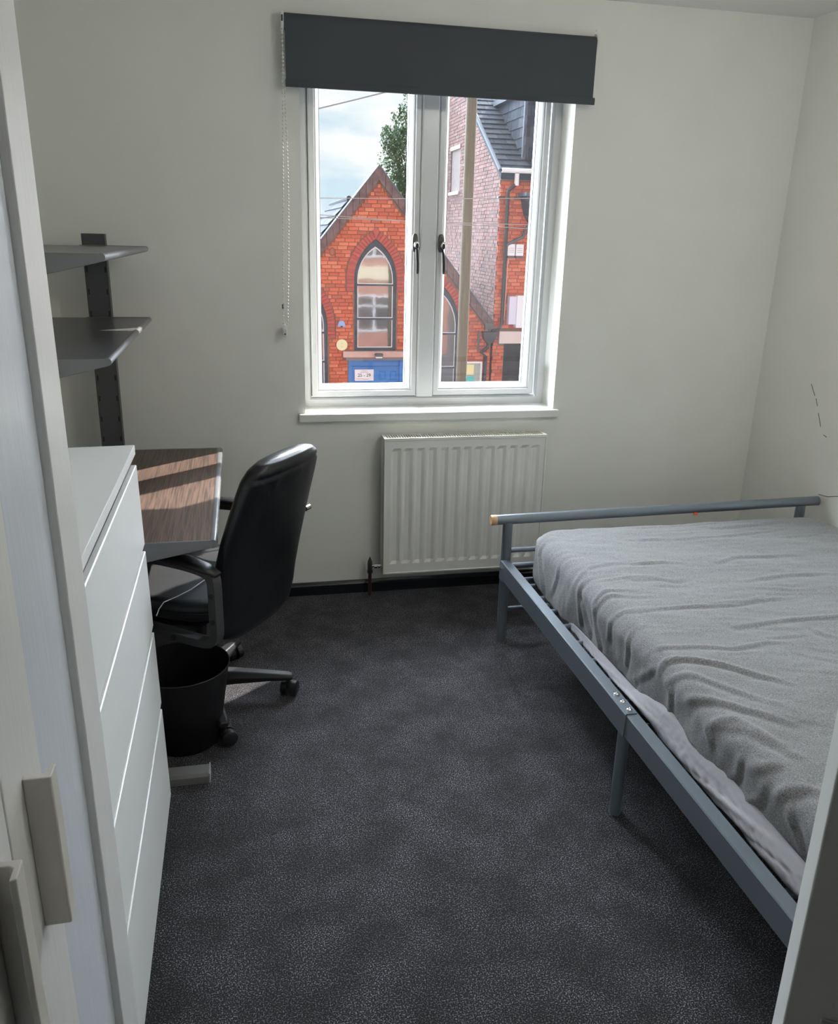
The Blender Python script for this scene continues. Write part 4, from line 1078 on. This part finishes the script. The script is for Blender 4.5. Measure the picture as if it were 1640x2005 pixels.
# slate clad dormer
dm0, dmz0, dmz1 = 6.63, 3.18, 4.80
dmy = YC+.35; dback = dmy+ (dmz1-dmz0)/sv+.6
bm = bmesh.new(); box(bm, dm0+.03, 9.0, dmy+.03, dback, dmz0, dmz1); dmr = ut(finish('dormer', bm, slatem[2]))
slates(tb, (dm0+.03, dback, dmz0-.02), (0, -1, 0), (0, 0, 1), 12, 7, .27, .232, slatem, limit=40, seed=18, lift=.022)
slates(tb, (dm0+.02, dmy+.03, dmz0-.02), (1, 0, 0), (0, 0, 1), 8, 7, .27, .232, slatem, limit=40, seed=19, lift=.022)
ut(B('corner_flashing', dm0-.02, dm0+.05, dmy-.02, dmy+.05, dmz0, dmz1, leadm), dmr)
bm = bmesh.new(); prism(bm, [(dmy-.12, dmz1), (dback, dmz1), (dback, dmz1+.12), (dmy-.12, dmz1+.12)], lambda y, z: (dm0-.1, y, z), (2.6, 0, 0)); ut(finish('dormer_roof', bm, leadm), dmr)
ut(B('base_flashing', dm0-.04, 8.8, dmy-.06, dmy+.02, dmz0-.06, dmz0, palewhite), dmr)
# gutter, pipes
gt = ut(T('gutter', [(TX-.02, YC-.12, TZ-.0), (9.3, YC-.12, TZ-.0)], .055, palewhite))
ut(B('fascia', TX, 9.3, YC-.05, YC+.02, TZ-.20, TZ-.05, M('fascia_stone', (.42, .36, .27), .8)))
dp = ut(T('downpipe', [(6.36, YC-.12, 3.0), (6.36, YC-.12, 2.76), (6.17, YC-.09, 2.6), (6.17, YC-.09, 2.5), (6.19, YC-.09, -.50), (6.12, YC-.11, -.62), (5.93, YC-.13, -.70)], .042, blackpipe, seg=10))
ut(T('pipe_outlet', [(6.36, YC-.12, 2.99), (6.36, YC-.12, 2.72)], .055, palewhite))
for x in (6.0, 6.4): ut(B('pipe_clip', x-.06, x+.1, YC-.06, YC-.01, 2.42, 2.47, blackpipe), dp)
ut(T('branch_pipe', [(6.84, YC-.10, 1.96), (6.70, YC-.1, 1.80), (6.60, YC-.1, 1.56), (6.30, YC-.1, 1.42), (6.2, YC-.1, 1.36)], .038, greypipe, seg=10))
ut(T('thin_cable', [(6.28, YC-.03, 1.05), (6.27, YC-.03, .3), (6.26, YC-.03, -.4), (6.2, YC-.03, -.6)], .012, M('pink_cable', (.7, .4, .33), .6), seg=6))
for x0, x1 in ((6.235, 6.42), (6.445, 6.64)):
    mb = ut(B('meter_box', x0, x1, YC-.12, YC-.0, 1.12, 1.395, palewhite, bevel=.012)); ut(B('box_base', x0+.01, x1-.01, YC-.12, YC, 1.07, 1.12, greypipe), mb)
    for k in range(3): ut(B('box_label', x0+.03, x1-.03, YC-.123, YC-.12, 1.20+.045*k, 1.212+.045*k, M('faint_ink', (.4, .4, .45), .6)), mb)
ut(B('box_sign', 6.33, 6.52, YC-.2, YC-.0, -.52, .16, M('lilac_white', (.58, .58, .7), .5), bevel=.01)); ut(B('box_sign', 6.52, 7.0, YC-.22, YC-.0, -.60, .18, M('sign_pale', (.7, .72, .78), .5), bevel=.01))
ut(B('shop_lintel', 6.14, 7.2, YC-.1, YC+.1, -1.005, -.70, M('lintel_pinkwhite', (.6, .52, .5), .8), bevel=.01))
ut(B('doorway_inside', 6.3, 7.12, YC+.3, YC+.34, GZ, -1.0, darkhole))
# small projecting gable at the pane edge
bm = bmesh.new(); prism(bm, [(6.50, 2.52), (6.86, 2.52), (7.2, 2.2), (7.2, 1.7), (6.78, 1.84), (6.62, 2.05)], lambda x, z: (x, YC-.5, z), (0, .5, 0)); ut(finish('bay_gable', bm, blueframe))
bm = bmesh.new(); prism(bm, [(6.46, 2.56), (7.3, 2.56), (7.3, 2.48), (6.46, 2.48)], lambda x, z: (x, YC-.6, z), (0, .6, 0)); ut(finish('bay_roof', bm, leadm))
# rainwater hopper between the two
hp_ = E('rainwater_hopper', (5.9, YC-.12, -1.0), 'black iron hopper and downpipe between chapel and tall building', 'drainpipe')
bm = bmesh.new(); loft(bm, [[(5.87+a, YC-.13+b, z) for a, b in ((-w, -.09), (w, -.09), (w, .09), (-w, .09))] for z, w in ((-.98, .07), (-.86, .16), (-.72, .18), (-.70, .18))]); u3(finish('hopper_head', bm, blackpipe), hp_, hp_)
u3(T('pipe', [(5.86, YC-.12, -.97), (5.84, YC-.12, -1.10), (5.68, YC-.11, -1.22), (5.80, YC-.11, -1.32), (5.79, YC-.11, GZ)], .045, blackpipe, seg=10), hp_, hp_)
u3(T('overflow_pipe', [(5.60, YC-.11, -.68), (5.60, YC-.11, -1.15)], .025, greypipe, seg=8), hp_, hp_)
u3(B('hopper_bracket', 5.76, 5.98, YC-.1, YC+.0, -.66, -.50, greypipe), hp_, hp_)
# telegraph pole and wires
tp = tag(T('telegraph_pole', [(4.145, 13, GZ), (4.14, 13, 3.0), (4.14, 13, 8.0)], 0, poleM, seg=24, rad=[.112, .102, .09]), 'weathered wooden telegraph pole in front of the tall building', 'pole')
def wire(n, a, b, r, lab):
    pts = [Vector(a).lerp(Vector(b), t/20)-Vector((0, 0, .25*math.sin(PI*t/20))) for t in range(21)]
    tag(T(n, pts, r, wirem, seg=6), lab, 'wire', 'overhead wires across the street')
wire('overhead_wire', (-7, 9, 1.62), (4.02, 12.9, 4.40), .012, 'thicker overhead wire rising across the sky to the pole')
wire('overhead_wire', (-8, 9, 1.94), (14, 9, 2.67), .006, 'highest of the thin wires crossing in front of the chapel')
wire('overhead_wire', (-8, 9.5, 2.32), (14, 9.5, 1.60), .006, 'middle thin wire crossing in front of the chapel')
wire('overhead_wire', (-8, 10, 2.03), (14, 10, 1.95), .006, 'lowest of the thin wires crossing in front of the chapel')
# tree
te = E('tree', (5.2, 24.5, GZ), 'leafy green tree standing behind the chapel gable', 'tree')
def utr(o): return u3(o, te, te)
utr(T('trunk', [(5.2, 24.5, GZ), (5.18, 24.5, 0), (5.2, 24.5, 3), (5.25, 24.4, 5)], 0, barkm, rad=[.3, .24, .15, .05], seg=10))
for a, b in (((5.19, 24.5, 1.5), (4.8, 24.2, 4.3)), ((5.2, 24.5, 2.5), (5.3, 24.3, 5.6)), ((5.19, 24.5, 1.8), (5.5, 24.4, 4.5)), ((5.2, 24.5, 2.6), (4.5, 24.1, 4.3))):
    utr(T('branch', [a, Vector(a).lerp(Vector(b), .5)+Vector((0, 0, .2)), b], 0, barkm, rad=[.07, .04, .012], seg=6))
rg = random.Random(2); V2 = []; F2 = []
blobs = [(5.2, 24.3, 3.3, .62, 800), (5.32, 24.4, 4.6, .60, 900), (5.45, 24.5, 5.9, .5, 600), (4.62, 24.1, 4.35, .42, 520), (4.65, 24.1, 3.75, .5, 560), (5.0, 24.1, 4.3, .5, 500), (4.95, 24.1, 3.0, .5, 420), (5.15, 24.2, 2.5, .6, 500), (5.15, 24.2, 5.15, .38, 260),
         (5.5, 24.5, 5.2, .4, 300), (4.5, 24, 4.0, .2, 50), (4.4, 24, 4.55, .18, 40), (4.75, 24.1, 4.95, .22, 60), (5.0, 24, 5.75, .2, 40), (4.85, 24, 3.1, .35, 160), (5.1, 24, 6.3, .25, 60)]
for bx, by, bz, br, n in blobs:
    for _ in range(n):
        d = Vector((rg.gauss(0, 1), rg.gauss(0, 1), rg.gauss(0, 1))).normalized()*br*rg.random()**.45
        c = Vector((bx, by, bz))+d; s = rg.uniform(.03, .07)
        a = Vector((rg.gauss(0, 1), rg.gauss(0, 1), rg.gauss(0, 1))).normalized(); b = a.orthogonal().normalized()
        k = len(V2); V2 += [tuple(c-a*s), tuple(c+b*s*.6), tuple(c+a*s), tuple(c-b*s*.6)]; F2.append((k, k+1, k+2, k+3))
me = D.meshes.new('foliage'); me.from_pydata(V2, [], F2); me.materials.append(leafm); o = D.objects.new('foliage', me); COL.objects.link(o); o['kind'] = 'stuff'; utr(o)
